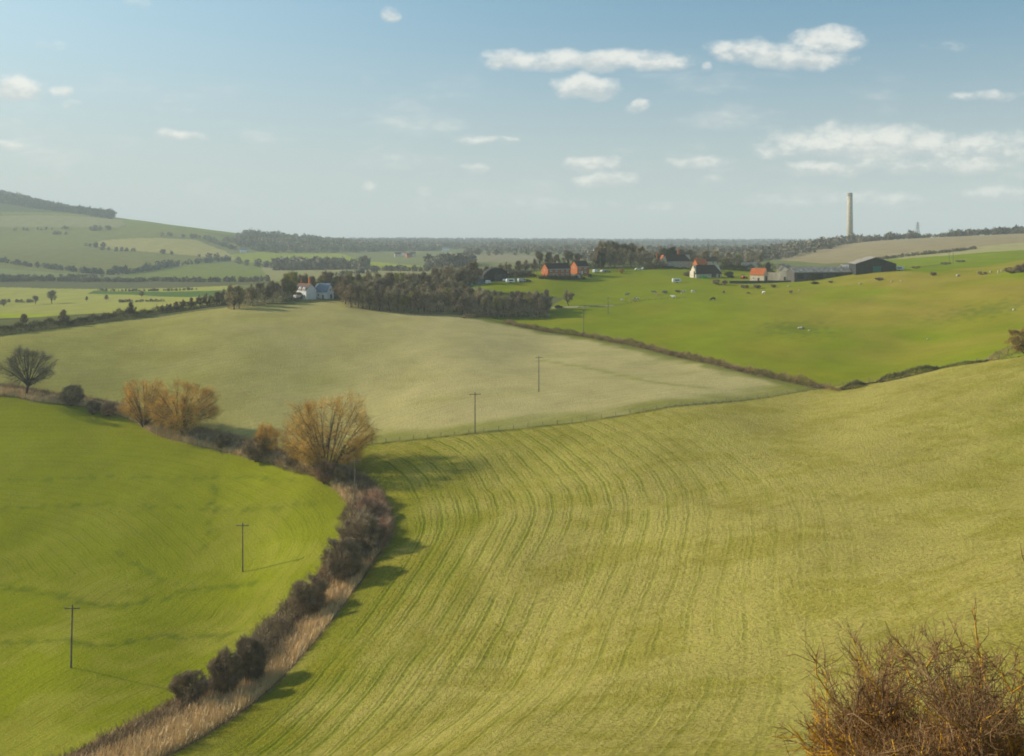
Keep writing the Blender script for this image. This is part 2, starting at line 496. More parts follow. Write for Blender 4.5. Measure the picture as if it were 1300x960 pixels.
        d = np.abs(signed_dist(X, Y, L))+1.2*vnoise(X/7, Y/7, 61)
        blend(soft(d-w, 1.6)*0.55*np.clip(0.6+0.6*vnoise(X/5, Y/5, 62), 0, 1), kcol)
    # green line of grass through the beige field
    L = resample(rayline([(690, 458), (760, 470), (830, 485), (890, 492)]), 3.0)
    blend(beige*soft(np.abs(signed_dist(X, Y, L))-1.5+1.5*vnoise(X/9, Y/9, 63), 4)*0.55, (0.24, 0.25, 0.04))
    # ditch strip: dead grass on bare earth
    strip = (~lf) & (de > 0) & (dw < 0) & (Y < 420)
    paint(strip, (0.26, 0.19, 0.10), 0.8)
    # hedge banks
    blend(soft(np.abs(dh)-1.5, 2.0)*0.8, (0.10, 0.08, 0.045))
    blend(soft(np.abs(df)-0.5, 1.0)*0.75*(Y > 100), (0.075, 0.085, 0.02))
    # small worn mound in the pasture with chalk showing
    mnd = ray(1010, 417)
    dm = np.hypot((X-mnd.x)/14, (Y-mnd.y)/22)
    blend(np.clip(1.1-dm+0.5*vnoise(X/6, Y/9, 71), 0, 1)*0.6, (0.11, 0.155, 0.02))
    mn2 = ray(1255, 393)
    dm = np.hypot((X-mn2.x)/22, (Y-mn2.y)/14)
    blend(np.clip(1.1-dm+0.6*vnoise(X/6, Y/9, 72), 0, 1)*0.6, (0.12, 0.16, 0.02))
    # fine variation common to all the land
    C *= (1+0.06*vnoise(X/45, Y/45, 81)+0.04*vnoise(X/13, Y/13, 82))[..., None]
    # ---- mesh
    co = np.stack([X, Y, Z], -1).reshape(-1, 3).astype(np.float32)
    idx = np.arange(nr*nc).reshape(nr, nc)
    q = np.stack([idx[:-1, :-1], idx[:-1, 1:], idx[1:, 1:], idx[1:, :-1]], -1).reshape(-1, 4)
    me = bpy.data.meshes.new('ground')
    me.vertices.add(len(co)); me.vertices.foreach_set('co', co.ravel())
    me.loops.add(q.size); me.loops.foreach_set('vertex_index', q.ravel().astype(np.int32))
    me.polygons.add(len(q)); me.polygons.foreach_set('loop_start', np.arange(0, q.size, 4, dtype=np.int32))
    me.polygons.foreach_set('use_smooth', np.ones(len(q), bool))
    me.update(calc_edges=True)
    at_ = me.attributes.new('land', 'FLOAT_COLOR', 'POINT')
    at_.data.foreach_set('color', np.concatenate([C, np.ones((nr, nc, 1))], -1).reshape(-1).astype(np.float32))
    for nm, arr in (('row', R), ('row_amp', RA), ('rough', RO), ('tuft', GR)):
        a_ = me.attributes.new(nm, 'FLOAT', 'POINT'); a_.data.foreach_set('value', arr.ravel().astype(np.float32))
    o = bpy.data.objects.new('ground', me); COL.objects.link(o)
    o['kind'] = 'structure'
    # ---- material
    m = bpy.data.materials.new('land'); m.use_nodes = True
    N = NT(m.node_tree); b = m.node_tree.nodes['Principled BSDF']
    A = lambda n: N.n('ShaderNodeAttribute', attribute_name=n)
    land = A('land').outputs['Color']; row = A('row').outputs['Fac']; ra = A('row_amp').outputs['Fac']
    ro = A('rough').outputs['Fac']; tf = A('tuft').outputs['Fac']
    geo = N.n('ShaderNodeNewGeometry'); pos = geo.outputs['Position']
    wob = N.noise(pos, 0.10, 3, 0.6); wob2 = N.noise(pos, 0.9, 3)
    rr = N.m('ADD', row, N.m('ADD', N.m('MULTIPLY', wob, 2.0), N.m('MULTIPLY', wob2, 0.55)))
    w1 = N.m('SINE', N.m('MULTIPLY', rr, 2*math.pi/1.7))
    w2 = N.m('SINE', N.m('MULTIPLY', N.m('ADD', row, N.m('MULTIPLY', wob, 1.2)), 2*math.pi/5.7))
    d1 = N.m('ADD', row, N.m('ADD', N.m('MULTIPLY', wob, 1.6), N.m('MULTIPLY', wob2, 0.25)))
    trk = N.m('MAXIMUM', N.mr(N.m('SINE', N.m('MULTIPLY', d1, 2*math.pi/3.8)), 0.72, 1.0), N.m('MULTIPLY', N.mr(N.m('SINE', N.m('MULTIPLY_ADD', d1, 2*math.pi/3.8, 1.35)), 0.82, 1.0), 0.6))
    trk = N.m('MULTIPLY', N.m('MULTIPLY', trk, N.mr(N.noise(pos, 0.055, 3), 0.36, 0.56, 0.25, 1.0)), ra)
    brk = N.m('ADD', N.mr(N.noise(pos, 0.16, 4, 0.65), 0.40, 0.58, 0.12, 0.8), N.mr(N.noise(pos, 0.9, 3), 0.45, 0.65, 0, 0.35))
    line = N.m('MULTIPLY', N.m('MULTIPLY', N.mr(w1, 0.45, 1.0), brk), ra)
    line = N.m('MAXIMUM', N.m('MULTIPLY', line, 0.50), trk)
    line2 = N.m('MULTIPLY', N.mr(w2, 0.2, 1.0), ra)
    fine = N.noise(pos, 1.6, 6, 0.7)
    fine2 = N.noise(pos, 4.5, 4, 0.7)
    med = N.noise(pos, 0.22, 5, 0.6)
    # greener tufts
    g = N.m('MULTIPLY', N.m('MULTIPLY', N.mr(N.m('ADD', fine, N.m('MULTIPLY', med, 0.5)), 0.74, 1.0), tf), 0.75)
    green = N.mix(1.0, land, (0.52, 0.70, 0.30, 1), 'MULTIPLY')
    c = N.mix(g, land, green)
    c = N.mix(N.m('MULTIPLY', line, 0.78), c, N.mix(1.0, land, (0.42, 0.58, 0.22, 1), 'MULTIPLY'))
    c = N.mix(N.m('MULTIPLY', line2, 0.20), c, N.mix(1.0, land, (0.62, 0.80, 0.4, 1), 'MULTIPLY'))
    var = N.m('ADD', N.m('MULTIPLY', N.m('SUBTRACT', fine2, 0.5), 1.6), N.m('MULTIPLY', N.m('SUBTRACT', fine, 0.5), 2.2))
    var = N.m('MULTIPLY_ADD', var, N.m('MULTIPLY', ro, 0.75), 1.0)
    var = N.m('ADD', var, N.m('MULTIPLY', N.m('SUBTRACT', med, 0.5), 0.22))
    cc = N.n('ShaderNodeCombineColor')
    for i in range(3): N.put(cc.inputs[i], var)
    c = N.mix(1.0, c, cc.outputs[0], 'MULTIPLY')
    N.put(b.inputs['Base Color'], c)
    b.inputs['Roughness'].default_value = 0.95
    b.inputs['Specular IOR Level'].default_value = 0.0
    h = N.m('ADD', N.m('MULTIPLY', fine, ro), N.m('MULTIPLY', line, -0.35))
    h = N.m('ADD', h, N.m('MULTIPLY', N.m('MULTIPLY', fine2, ro), 0.35))
    bp = N.n('ShaderNodeBump'); bp.inputs['Strength'].default_value = 0.85; bp.inputs['Distance'].default_value = 0.8
    N.put(bp.inputs['Height'], h)
    N.put(b.inputs['Normal'], bp.outputs[0])
    me.materials.append(m)
    return o


ground = build_ground()

# ------------------------------------------------------------------ helpers for things
def mat(name, col, rough=0.85, var=0.15, scale=2.0, col2=None, bump=0.0, spec=0.2, metal=0.0, per=0.0):
    m = bpy.data.materials.new(name); m.use_nodes = True
    N = NT(m.node_tree); b = m.node_tree.nodes['Principled BSDF']
    tc = N.n('ShaderNodeTexCoord')
    nz = N.noise(tc.outputs['Object'], scale, 4, 0.6)
    f = N.mr(nz, 0.35, 0.65)
    a = tuple(x*(1-var) for x in col); bb = tuple(min(1, x*(1+var)) for x in (col2 or col))
    c = N.mix(f, c4(a), c4(bb))
    if per:
        oi = N.n('ShaderNodeObjectInfo')
        k = N.mr(oi.outputs['Random'], 0, 1, 1-per, 1+per, smooth=False)
        cc = N.n('ShaderNodeCombineColor')
        for i in range(3): N.put(cc.inputs[i], k)
        c = N.mix(1.0, c, cc.outputs[0], 'MULTIPLY')
    N.put(b.inputs['Base Color'], c)
    b.inputs['Roughness'].default_value = rough
    b.inputs['Specular IOR Level'].default_value = spec
    b.inputs['Metallic'].default_value = metal
    if bump:
        bp = N.n('ShaderNodeBump'); bp.inputs['Strength'].default_value = bump; bp.inputs['Distance'].default_value = 0.1
        N.put(bp.inputs['Height'], nz); N.put(b.inputs['Normal'], bp.outputs[0])
    return m


def mat_courses(name, col, mortar, h=0.075, w=0.22, rough=0.9, var=0.2, tile=False):
    """brick, stone or tile courses in object space"""
    m = bpy.data.materials.new(name); m.use_nodes = True
    N = NT(m.node_tree); b = m.node_tree.nodes['Principled BSDF']
    tc = N.n('ShaderNodeTexCoord'); sep = N.n('ShaderNodeSeparateXYZ'); N.put(sep.inputs[0], tc.outputs['Object'])
    cb = N.n('ShaderNodeCombineXYZ'); N.put(cb.inputs[0], N.m('ADD', sep.outputs[0], sep.outputs[1])); N.put(cb.inputs[1], sep.outputs[2])
    br = N.n('ShaderNodeTexBrick'); N.put(br.inputs['Vector'], cb.outputs[0])
    br.inputs['Color1'].default_value = c4(tuple(x*(1-var) for x in col)); br.inputs['Color2'].default_value = c4(tuple(x*(1+var) for x in col))
    br.inputs['Mortar'].default_value = c4(mortar); br.inputs['Scale'].default_value = 1.0
    br.inputs['Brick Width'].default_value = w; br.inputs['Row Height'].default_value = h; br.inputs['Mortar Size'].default_value = 0.012
    nz = N.noise(tc.outputs['Object'], 0.8, 4)
    c = N.mix(N.mr(nz, 0.4, 0.7, 0, 0.35), br.outputs[0], c4(tuple(x*0.55 for x in col)))
    N.put(b.inputs['Base Color'], c); b.inputs['Roughness'].default_value = rough
    b.inputs['Specular IOR Level'].default_value = 0.15
    return m


def tag(o, label=None, cat=None, group=None, kind=None):
    if label: o['label'] = label
    if cat: o['category'] = cat
    if group: o['group'] = group
    if kind: o['kind'] = kind
    return o


def thing(name, label, cat, loc=(0, 0, 0), rotz=0.0, group=None):
    o = bpy.data.objects.new(name, None); COL.objects.link(o)
    o.empty_display_size = 0.5
    o.location = loc; o.rotation_euler = (0, 0, rotz)
    return tag(o, label, cat, group)


def link(name, me, m=None, parent=None):
    if m: me.materials.append(m)
    o = bpy.data.objects.new(name, me); COL.objects.link(o)
    if parent: o.parent = parent
    return o


def dup(root, loc, rotz, sc=1.0, label=None, group=None):
    r = root.copy(); COL.objects.link(r); r.location = loc; r.rotation_euler = (0, 0, rotz)
    r.scale = (sc, sc, sc) if not hasattr(sc, '__len__') else sc
    if label: r['label'] = label
    if group: r['group'] = group
    for ch in list(root.children):
        c = ch.copy(); COL.objects.link(c); c.parent = r
        for g in ch.children:
            d = g.copy(); COL.objects.link(d); d.parent = c
    return r


def mesh_from(name, V, Fq, smooth=False):
    V = np.asarray(V, np.float32).reshape(-1, 3); Fq = np.asarray(Fq, np.int32)
    k = Fq.shape[1]
    me = bpy.data.meshes.new(name)
    me.vertices.add(len(V)); me.vertices.foreach_set('co', V.ravel())
    me.loops.add(Fq.size); me.loops.foreach_set('vertex_index', Fq.ravel())
    me.polygons.add(len(Fq)); me.polygons.foreach_set('loop_start', np.arange(0, Fq.size, k, dtype=np.int32))
    if smooth: me.polygons.foreach_set('use_smooth', np.ones(len(Fq), bool))
    me.update(calc_edges=True)
    return me


def ribbons(P0, P1, w0, w1, r):
    ax = P1-P0
    rv = r.normal(size=ax.shape)
    sd_ = np.cross(ax, rv); sd_ /= (np.linalg.norm(sd_, axis=1, keepdims=True)+1e-9)
    w0 = np.broadcast_to(np.asarray(w0, float).reshape(-1, 1), (len(P0), 1)); w1 = np.broadcast_to(np.asarray(w1, float).reshape(-1, 1), (len(P0), 1))
    V = np.stack([P0-sd_*w0/2, P0+sd_*w0/2, P1+sd_*w1/2, P1-sd_*w1/2], 1).reshape(-1, 3)
    return V, np.arange(len(V)).reshape(-1, 4)


def ribbon_mesh(name, P0, P1, w0, w1, seed=1):
    V, Q = ribbons(P0, P1, w0, w1, np.random.default_rng(seed))
    return mesh_from(name, V, Q)


class MB:
    """gathers solid pieces into one mesh"""
    def __init__(s): s.v = []; s.f = []
    def add(s, vs, fs):
        n = len(s.v); s.v += [tuple(v) for v in vs]; s.f += [tuple(i+n for i in f) for f in fs]; return s
    def box(s, x0, x1, y0, y1, z0, z1):
        vs = [(x, y, z) for x in (x0, x1) for y in (y0, y1) for z in (z0, z1)]
        return s.add(vs, [(0, 1, 3, 2), (4, 6, 7, 5), (0, 4, 5, 1), (2, 3, 7, 6), (0, 2, 6, 4), (1, 5, 7, 3)])
    def prism(s, prof, a, b, axis='y'):
        """outline (p, z) pushed along an axis from a to b"""
        n = len(prof)
        mk = (lambda p, q, t: (p, t, q)) if axis == 'y' else (lambda p, q, t: (t, p, q))
        vs = [mk(p, q, a) for p, q in prof]+[mk(p, q, b) for p, q in prof]
        fs = [tuple(range(n)), tuple(range(2*n-1, n-1, -1))]
        fs += [(i, i+n, (i+1) % n+n, (i+1) % n) for i in range(n)]
        return s.add(vs, fs)
    def tube(s, pts, rad, k=5):
        pts = [Vector(p) for p in pts]; n = len(s.v); rings = []
        for i, p in enumerate(pts):
            d = (pts[min(i+1, len(pts)-1)]-pts[max(i-1, 0)]).normalized()
            a = d.cross(Vector((0.31, 0.9, 0.2)) if abs(d.z) > 0.8 else Vector((0, 0, 1))).normalized(); b = d.cross(a)
            for j in range(k):
                t = 2*math.pi*j/k
                s.v.append(tuple(p+(a*math.cos(t)+b*math.sin(t))*rad[i]))
        for i in range(len(pts)-1):
            for j in range(k):
                s.f.append((n+i*k+j, n+i*k+(j+1) % k, n+(i+1)*k+(j+1) % k, n+(i+1)*k+j))
        s.f.append(tuple(n+j for j in range(k))); s.f.append(tuple(n+(len(pts)-1)*k+j for j in reversed(range(k))))
        return s
    def build(s, name, m, parent=None, bevel=0, smooth=False):
        me = bpy.data.meshes.new(name); me.from_pydata(s.v, [], s.f); me.validate()
        bm = __import__('bmesh').new(); bm.from_mesh(me)
        bmesh = __import__('bmesh')
        bmesh.ops.recalc_face_normals(bm, faces=bm.faces)
        if bevel:
            bmesh.ops.bevel(bm, geom=list(bm.edges), offset=bevel, segments=2, affect='EDGES', clamp_overlap=True)
        bm.to_mesh(me); bm.free()
        if smooth:
            me.polygons.foreach_set('use_smooth', np.ones(len(me.polygons), bool))
        return link(name, me, m, parent)


# ------------------------------------------------------------------ materials of plants
M = {}
M['bark'] = mat('bark', (0.085, 0.072, 0.05), var=0.35, scale=3)
M['bark_dark'] = mat('bark_dark', (0.06, 0.052, 0.038), var=0.35, scale=3)
M['twig_brown'] = mat('twig_brown', (0.29, 0.22, 0.135), var=0.35, scale=0.7, per=0.18)
M['twig_wood'] = mat('twig_wood', (0.35, 0.285, 0.17), var=0.35, scale=0.3, per=0.25)
M['twig_green'] = mat('twig_green', (0.32, 0.29, 0.09), var=0.35, scale=0.4, per=0.2)
M['twig_grey'] = mat('twig_grey', (0.23, 0.20, 0.13), var=0.25, scale=0.6)
M['twig_red'] = mat('twig_red', (0.42, 0.27, 0.17), var=0.3, scale=0.5)
M['willow'] = mat('willow', (0.66, 0.42, 0.10), var=0.3, scale=0.35, col2=(0.70, 0.45, 0.11))
M['willow_low'] = mat('willow_low', (0.38, 0.28, 0.07), var=0.3, scale=0.4)
M['evergreen'] = mat('evergreen', (0.045, 0.055, 0.02), var=0.4, scale=1.2, per=0.2)
M['gorse'] = mat('gorse', (0.55, 0.36, 0.02), var=0.3, scale=1.5)
M['reed'] = mat('reed', (0.90, 0.70, 0.40), var=0.28, scale=0.6, col2=(0.60, 0.45, 0.25))
M['scrub'] = mat('scrub', (0.34, 0.24, 0.13), var=0.4, scale=0.35)
M['hedge_dark'] = mat('hedge_dark', (0.11, 0.095, 0.045), var=0.4, scale=0.5)
M['hedge_red'] = mat('hedge_red', (0.28, 0.17, 0.095), var=0.35, scale=0.3, col2=(0.32, 0.22, 0.11))
M['wood_far'] = mat('wood_far', (0.17, 0.15, 0.10), var=0.4, scale=0.02)
M['wood_far_dark'] = mat('wood_far_dark', (0.075, 0.09, 0.08), var=0.3, scale=0.02)


def bez(P0, P1, P2, t):
    t = t[:, None]
    return P0*(1-t)**2+2*P1*t*(1-t)+P2*t*t


def tree_parts(H, R, th, n_main, n_sub, n_twig, tl, tw, seed, base='trunk', low=0.18, r0=None, up=0.5, lopside=0.0, squash=1.0, kids=2, lowf=0.30):
    """wood mesh builder and twig arrays of a leafless tree, base at the origin"""
    r = np.random.default_rng(seed)
    cz = H*(0.5+low/2); rz = H*(0.5-low/2)*0.97
    r0 = r0 or H*0.022
    mb = MB()
    mains = []
    if base == 'trunk':
        top = np.array([r.normal()*0.03*H, r.normal()*0.03*H, th])
        mb.tube([(0, 0, -0.4), (top[0]*0.4, top[1]*0.4, th*0.5), tuple(top)], [r0*1.35, r0, r0*0.8], 7)
    for i in range(n_main):
        a = 2*math.pi*(i+r.uniform(-.3, .3))/n_main*1.0 + (i//5)*1.3
        if base == 'trunk':
            s = top*r.uniform(0.75, 1.0); s[2] = th*r.uniform(0.7, 1.0)
        else:
            s = np.array([math.cos(a), math.sin(a), 0])*r.uniform(0.02, 0.10)*R; s[2] = -0.2
        el = r.uniform(0.08, 1.0)**0.8
        phi = math.asin(min(1, el))*1.0 if r.random() > lowf else r.uniform(-0.55, 0.15)
        e = np.array([math.cos(a)*math.cos(phi)*R*0.80, math.sin(a)*math.cos(phi)*R*0.80*squash, cz+math.sin(phi)*rz*0.82])
        e[0] += lopside*R*0.2
        c = s+(e-s)*0.42+np.array([0, 0, (e[2]-s[2])*up*0.5])+r.normal(size=3)*R*0.05
        mains.append((s, c, e))
        t = np.linspace(0, 1, 7); P = bez(s, c, e, t)+r.normal(size=(7, 3))*R*0.012*np.linspace(0, 1, 7)[:, None]
        rr = (r0*0.62 if base == 'trunk' else r0*0.5)*r.uniform(0.6, 1.0)
        mb.tube([tuple(p) for p in P], list(rr*(1-0.85*t)+0.01), 5)
    S = np.array([m_[0] for m_ in mains]); Cc = np.array([m_[1] for m_ in mains]); E = np.array([m_[2] for m_ in mains])
    k = r.integers(0, n_main, n_sub); t = r.uniform(0.30, 0.98, n_sub)
    P = bez(S[k], Cc[k], E[k], t)
    ctr = np.array([0, 0, cz*0.75])
    out = P-ctr; out /= np.linalg.norm(out, axis=1, keepdims=True)+1e-6
    d = out*0.8+r.normal(size=P.shape)*0.55; d[:, 2] += up*0.7; d /= np.linalg.norm(d, axis=1, keepdims=True)
    ln = R*r.uniform(0.18, 0.42, n_sub)[:, None]
    Q = P+d*ln
    # keep inside the outline of the crown, which is itself uneven
    def lump(v):
        return 0.92+0.15*np.sin(v[:, 0]*5+seed)*np.sin(v[:, 1]*4+seed*2)+0.11*np.sin(v[:, 2]*7+v[:, 0]*3+seed*3)
    def clampin(X):
        Xn = (X-np.array([lopside*R*0.2, 0, cz]))/np.array([R, R*squash, rz]); nn = np.linalg.norm(Xn, axis=1, keepdims=True)
        f = lump(Xn/(nn+1e-6))[:, None]*r.uniform(0.70, 1.06, (len(X), 1))*(1+0.2*(r.random((len(X), 1)) > 0.88))
        return np.where(nn > f, Xn/np.maximum(nn, 1e-6)*f, Xn)*np.array([R, R*squash, rz])+np.array([lopside*R*0.2, 0, cz])
    Q = clampin(Q)
    Mid = (P+Q)/2+r.normal(size=P.shape)*0.04*R+np.array([0, 0, -0.02*R])
    for i in range(n_sub):
        b0 = r0*0.17*(1-t[i]*0.5)
        mb.tube([tuple(P[i]), tuple(Mid[i]), tuple(Q[i])], [b0, b0*0.6, b0*0.25], 3)
    k = r.integers(0, n_sub, n_twig); t = r.uniform(0.15, 1.0, n_twig)
    T0 = bez(P[k], Mid[k], Q[k], t)
    out = T0-ctr; out /= np.linalg.norm(out, axis=1, keepdims=True)+1e-6
    d = out*0.9+r.normal(size=T0.shape)*0.5; d[:, 2] += up*0.9; d /= np.linalg.norm(d, axis=1, keepdims=True)
    T1 = clampin(T0+d*(tl*r.uniform(0.6, 1.3, n_twig))[:, None])
    A0, A1, W0, W1 = [T0], [T1], [np.full(n_twig, tw)], [np.full(n_twig, tw*0.5)]
    for q in range(kids):
        f = r.uniform(0.3, 1.0, n_twig)[:, None]
        K0 = T0*(1-f)+T1*f
        d2 = d+r.normal(size=d.shape)*0.6; d2 /= np.linalg.norm(d2, axis=1, keepdims=True)
        K1 = clampin(K0+d2*(tl*0.6*r.uniform(0.5, 1.2, n_twig))[:, None])
        A0.append(K0); A1.append(K1); W0.append(np.full(n_twig, tw*0.7)); W1.append(np.full(n_twig, tw*0.35))
    return mb, np.concatenate(A0), np.concatenate(A1), np.concatenate(W0), np.concatenate(W1)


def tree(name, label, cat, loc, H, R, bark='bark', twig='twig_brown', group=None, th=None, n_main=12, n_sub=160, n_twig=3500, tl=1.2, tw=0.045, seed=1, rotz=0.0, wood='trunk', **kw):
    mb, A0, A1, W0, W1 = tree_parts(H, R, th or H*0.25, n_main, n_sub, n_twig, tl, tw, seed, **kw)
    t = thing(name, label, cat, loc, rotz, group)
    mb.build(wood, M[bark], t)
    link('crown', ribbon_mesh('crown', A0, A1, W0, W1, seed), M[twig], t)
    return t


def bush(label, u, v, wpx, hpx, twig='twig_brown', seed=1, group=None, name='bush', n=5000, D=None, cat='bush'):
    p = ray(u, v) if D is None else at(u, D)
    k = p.y/F
    R, H = wpx/2*k, hpx*k
    return tree(name, label, cat, p, H, R*1.04, 'bark_dark', twig, group, n_main=26, n_sub=170, n_twig=n, tl=H*0.16+0.2, tw=0.035+0.00009*p.y, seed=seed,
                base='stems', low=0.02, up=0.35, r0=0.10, wood='stems', kids=2)


def scatter_between(n, seed, ymin, ymax, smin, smax):
    """points on the strip of the ditch, s = 0 at its west edge and 1 at its east edge"""
    r = np.random.default_rng(seed); out = []
    xs = np.concatenate([ditch_w, ditch_e]); x0, x1 = xs[:, 0].min(), xs[:, 0].max()
    cen = np.concatenate([ditch_w, ditch_e])
    got = 0
    while got < n:
        i = r.integers(0, len(cen), 20000)
        c = cen[i]+r.normal(size=(20000, 2))*4.5
        c = c[(c[:, 1] > ymin) & (c[:, 1] < ymax)]
        a = -signed_dist(c[:, 0], c[:, 1], ditch_w); b = signed_dist(c[:, 0], c[:, 1], ditch_e)
        s = a/(a+b+1e-6)
        ok = (a > 0) & (b > 0) & (s > smin) & (s < smax)
        out.append(c[ok]); got += ok.sum()
    return np.concatenate(out)[:n]


def blades(name, pts, h, w, m, seed, lean=0.25, spread=0.0, label=None, kind='stuff'):
    r = np.random.default_rng(seed)
    z = ground_z(pts[:, 0], pts[:, 1])
    P0 = np.column_stack([pts, z-0.05])
    n = len(P0)
    hh = h*r.uniform(0.45, 1.15, n)*(1+0.3*vnoise(pts[:, 0]/5, pts[:, 1]/5, seed))
    if spread: P0 = P0+np.column_stack([np.zeros(n), np.zeros(n), hh*r.uniform(0, spread, n)])
    P1 = P0+np.column_stack([r.normal(size=n)*lean*hh+0.12*hh, r.normal(size=n)*lean*hh, hh*0.75])
    o = link(name, ribbon_mesh(name, P0, P1, w, w*0.35, seed), M[m])
    o['kind'] = kind
    return o


# the rank strip along the ditch
blades('dry_reeds', scatter_between(26000, 1, 60, 232, 0.40, 0.97), 2.1, 0.10, 'reed', 1, 0.16)
blades('dry_grass', scatter_between(26000, 2, 225, 420, 0.0, 0.5), 1.9, 0.13, 'reed', 2, 0.2)
blades('scrub_undergrowth', np.concatenate([scatter_between(16000, 3, 60, 235, 0.02, 0.5), scatter_between(15000, 4, 225, 420, 0.3, 1.0)]), 1.5, 0.09, 'scrub', 3, 0.45)
blades('bramble_undergrowth', np.concatenate([scatter_between(9000, 5, 190, 245, 0.15, 1.0)]), 2.0, 0.08, 'scrub', 5, 0.5)

# the three golden willows, the bare tree and the bushes on the ditch
tree('willow_tree', 'large golden willow with many stems where the ditch bends, tallest tree in the near fields', 'tree', ray(414, 600), 21.5, 15.0, 'bark', 'willow', 'golden willows on the ditch',
     n_main=46, n_sub=760, n_twig=11500, tl=2.0, tw=0.034, seed=21, base='stems', low=0.04, up=0.24, r0=0.42, lopside=0.15, kids=2, lowf=0.48, wood='trunk')
tree('willow_tree', 'round golden willow beside a smaller one, in the middle of the ditch line', 'tree', ray(233, 556), 18.5, 12.8, 'bark', 'willow', 'golden willows on the ditch',
     n_main=34, n_sub=640, n_twig=9500, tl=1.9, tw=0.038, seed=22, low=0.06, up=0.28, th=3.2, kids=2, lowf=0.42)
tree('willow_tree', 'smaller golden willow standing just left of the round willow', 'tree', ray(184, 541), 16.5, 9.2, 'bark', 'willow', 'golden willows on the ditch',
     n_main=28, n_sub=460, n_twig=6500, tl=1.7, tw=0.038, seed=23, base='stems', low=0.06, up=0.28, lowf=0.42, r0=0.38, wood='trunk')
tree('bare_tree', 'bare grey spreading tree by itself at the left end of the ditch', 'tree', ray(33, 503), 17.5, 10.6, 'bark_dark', 'twig_grey',
     n_main=22, n_sub=420, n_twig=6000, tl=1.5, tw=0.036, seed=24, low=0.10, up=0.22, th=4.0)
BU = [('round brown thicket bush to the right of the bare tree', 91, 515, 34, 28, 'twig_brown'),
      ('low dark bush between thicket and willows, left one of two', 118, 526, 20, 19, 'twig_brown'),
      ('low dark bush touching the smaller willow', 137, 528, 22, 18, 'twig_red'),
      ('small dark upright bush between the round willow and the large willow', 283, 571, 20, 25, 'twig_brown'),
      ('wide dark bush with low branches left of the large willow', 326, 586, 44, 34, 'twig_brown'),
      ('small golden willow bush rising behind the wide dark bush', 338, 581, 34, 48, 'willow'),
      ('low brown bush just left of the large willow stems', 372, 594, 20, 22, 'twig_brown'),
      ('greyish bush in front of the large willow trunk', 412, 614, 28, 32, 'twig_red'),
      ('dark round bush at right foot of the large willow', 438, 613, 28, 25, 'twig_brown'),
      ('brown bush behind the pole at the bend of the ditch', 466, 664, 38, 34, 'twig_red'),
      ('reddish bush on the right edge of the ditch above the big thicket', 480, 690, 26, 28, 'twig_red'),
      ('tall brown thicket on the ditch bend, upper half', 458, 704, 58, 56, 'twig_brown'),
      ('tall brown thicket on the ditch bend, lower half', 434, 740, 60, 62, 'twig_brown'),
      ('lone round bush on the left bank below the big thicket', 391, 783, 52, 54, 'twig_brown'),
      ('oval bush near the bottom of the ditch, right one of a pair', 316, 868, 46, 64, 'twig_brown'),
      ('oval bush near the bottom of the ditch, left one of a pair', 287, 882, 46, 60, 'twig_brown'),
      ('low spreading bush at the bottom edge left of the pair', 240, 893, 56, 44, 'twig_brown')]
for i, (lb, u, v, w, h, tw_) in enumerate(BU):
    bush(lb, u, v, w, h, tw_, seed=40+i, group='bushes along the ditch', n=2600 if tw_ == 'willow' else (5200 if h > 44 else 3400))


def hedge(name, label, pts, h, w, m, seed, density=60, bl=0.55, bw=0.05, cat='hedge', group=None, vary=0.35, twig=None):
    """one hedge along ground points: interlaced twigs filling a rounded, uneven cross-section"""
    r = np.random.default_rng(seed)
    L = resample(pts, 1.0); n = int(len(L)*density)
    i = r.uniform(0, len(L)-1.001, n); k = i.astype(int); f = (i-k)[:, None]
    c = L[k]*(1-f)+L[k+1]*f
    d = L[np.minimum(k+1, len(L)-1)]-L[k]; d /= np.linalg.norm(d, axis=1, keepdims=True)+1e-9
    nn = np.column_stack([-d[:, 1], d[:, 0]])
    hh = h*(1+vary*np.sin(i*0.21+seed)*np.sin(i*0.083+seed*2)+vary*0.6*np.sin(i*0.77+seed*3))
    ends = np.clip(np.minimum(i, len(L)-1-i)/3.0, 0.25, 1)
    a = r.uniform(0, math.pi, n); q = r.uniform(0.3, 1.0, n)**0.5
    off = np.cos(a)*q*w/2; zz = np.sin(a)*q*hh*ends
    xy = c+nn*off[:, None]
    P0 = np.column_stack([xy, ground_z(xy[:, 0], xy[:, 1])+zz*0.92])
    dv = np.column_stack([nn*np.cos(a)[:, None]*0.6, np.sin(a)*0.7])+r.normal(size=(n, 3))*0.5
    P1 = P0+dv*(bl*r.uniform(0.5, 1.2, n))[:, None]
    base = np.array([L[0][0], L[0][1], zat(*L[0])])
    t = link(name, ribbon_mesh(name, P0-base, P1-base, bw, bw*0.5, seed), M[m])
    t.location = base
    return tag(t, label, cat, group)


def ditch_thicket(label, pts, h, w, m, seed, dens):
    return hedge('thicket', label, pts, h, w, m, seed, dens, 1.0, 0.07, 'thicket', None, 0.45)

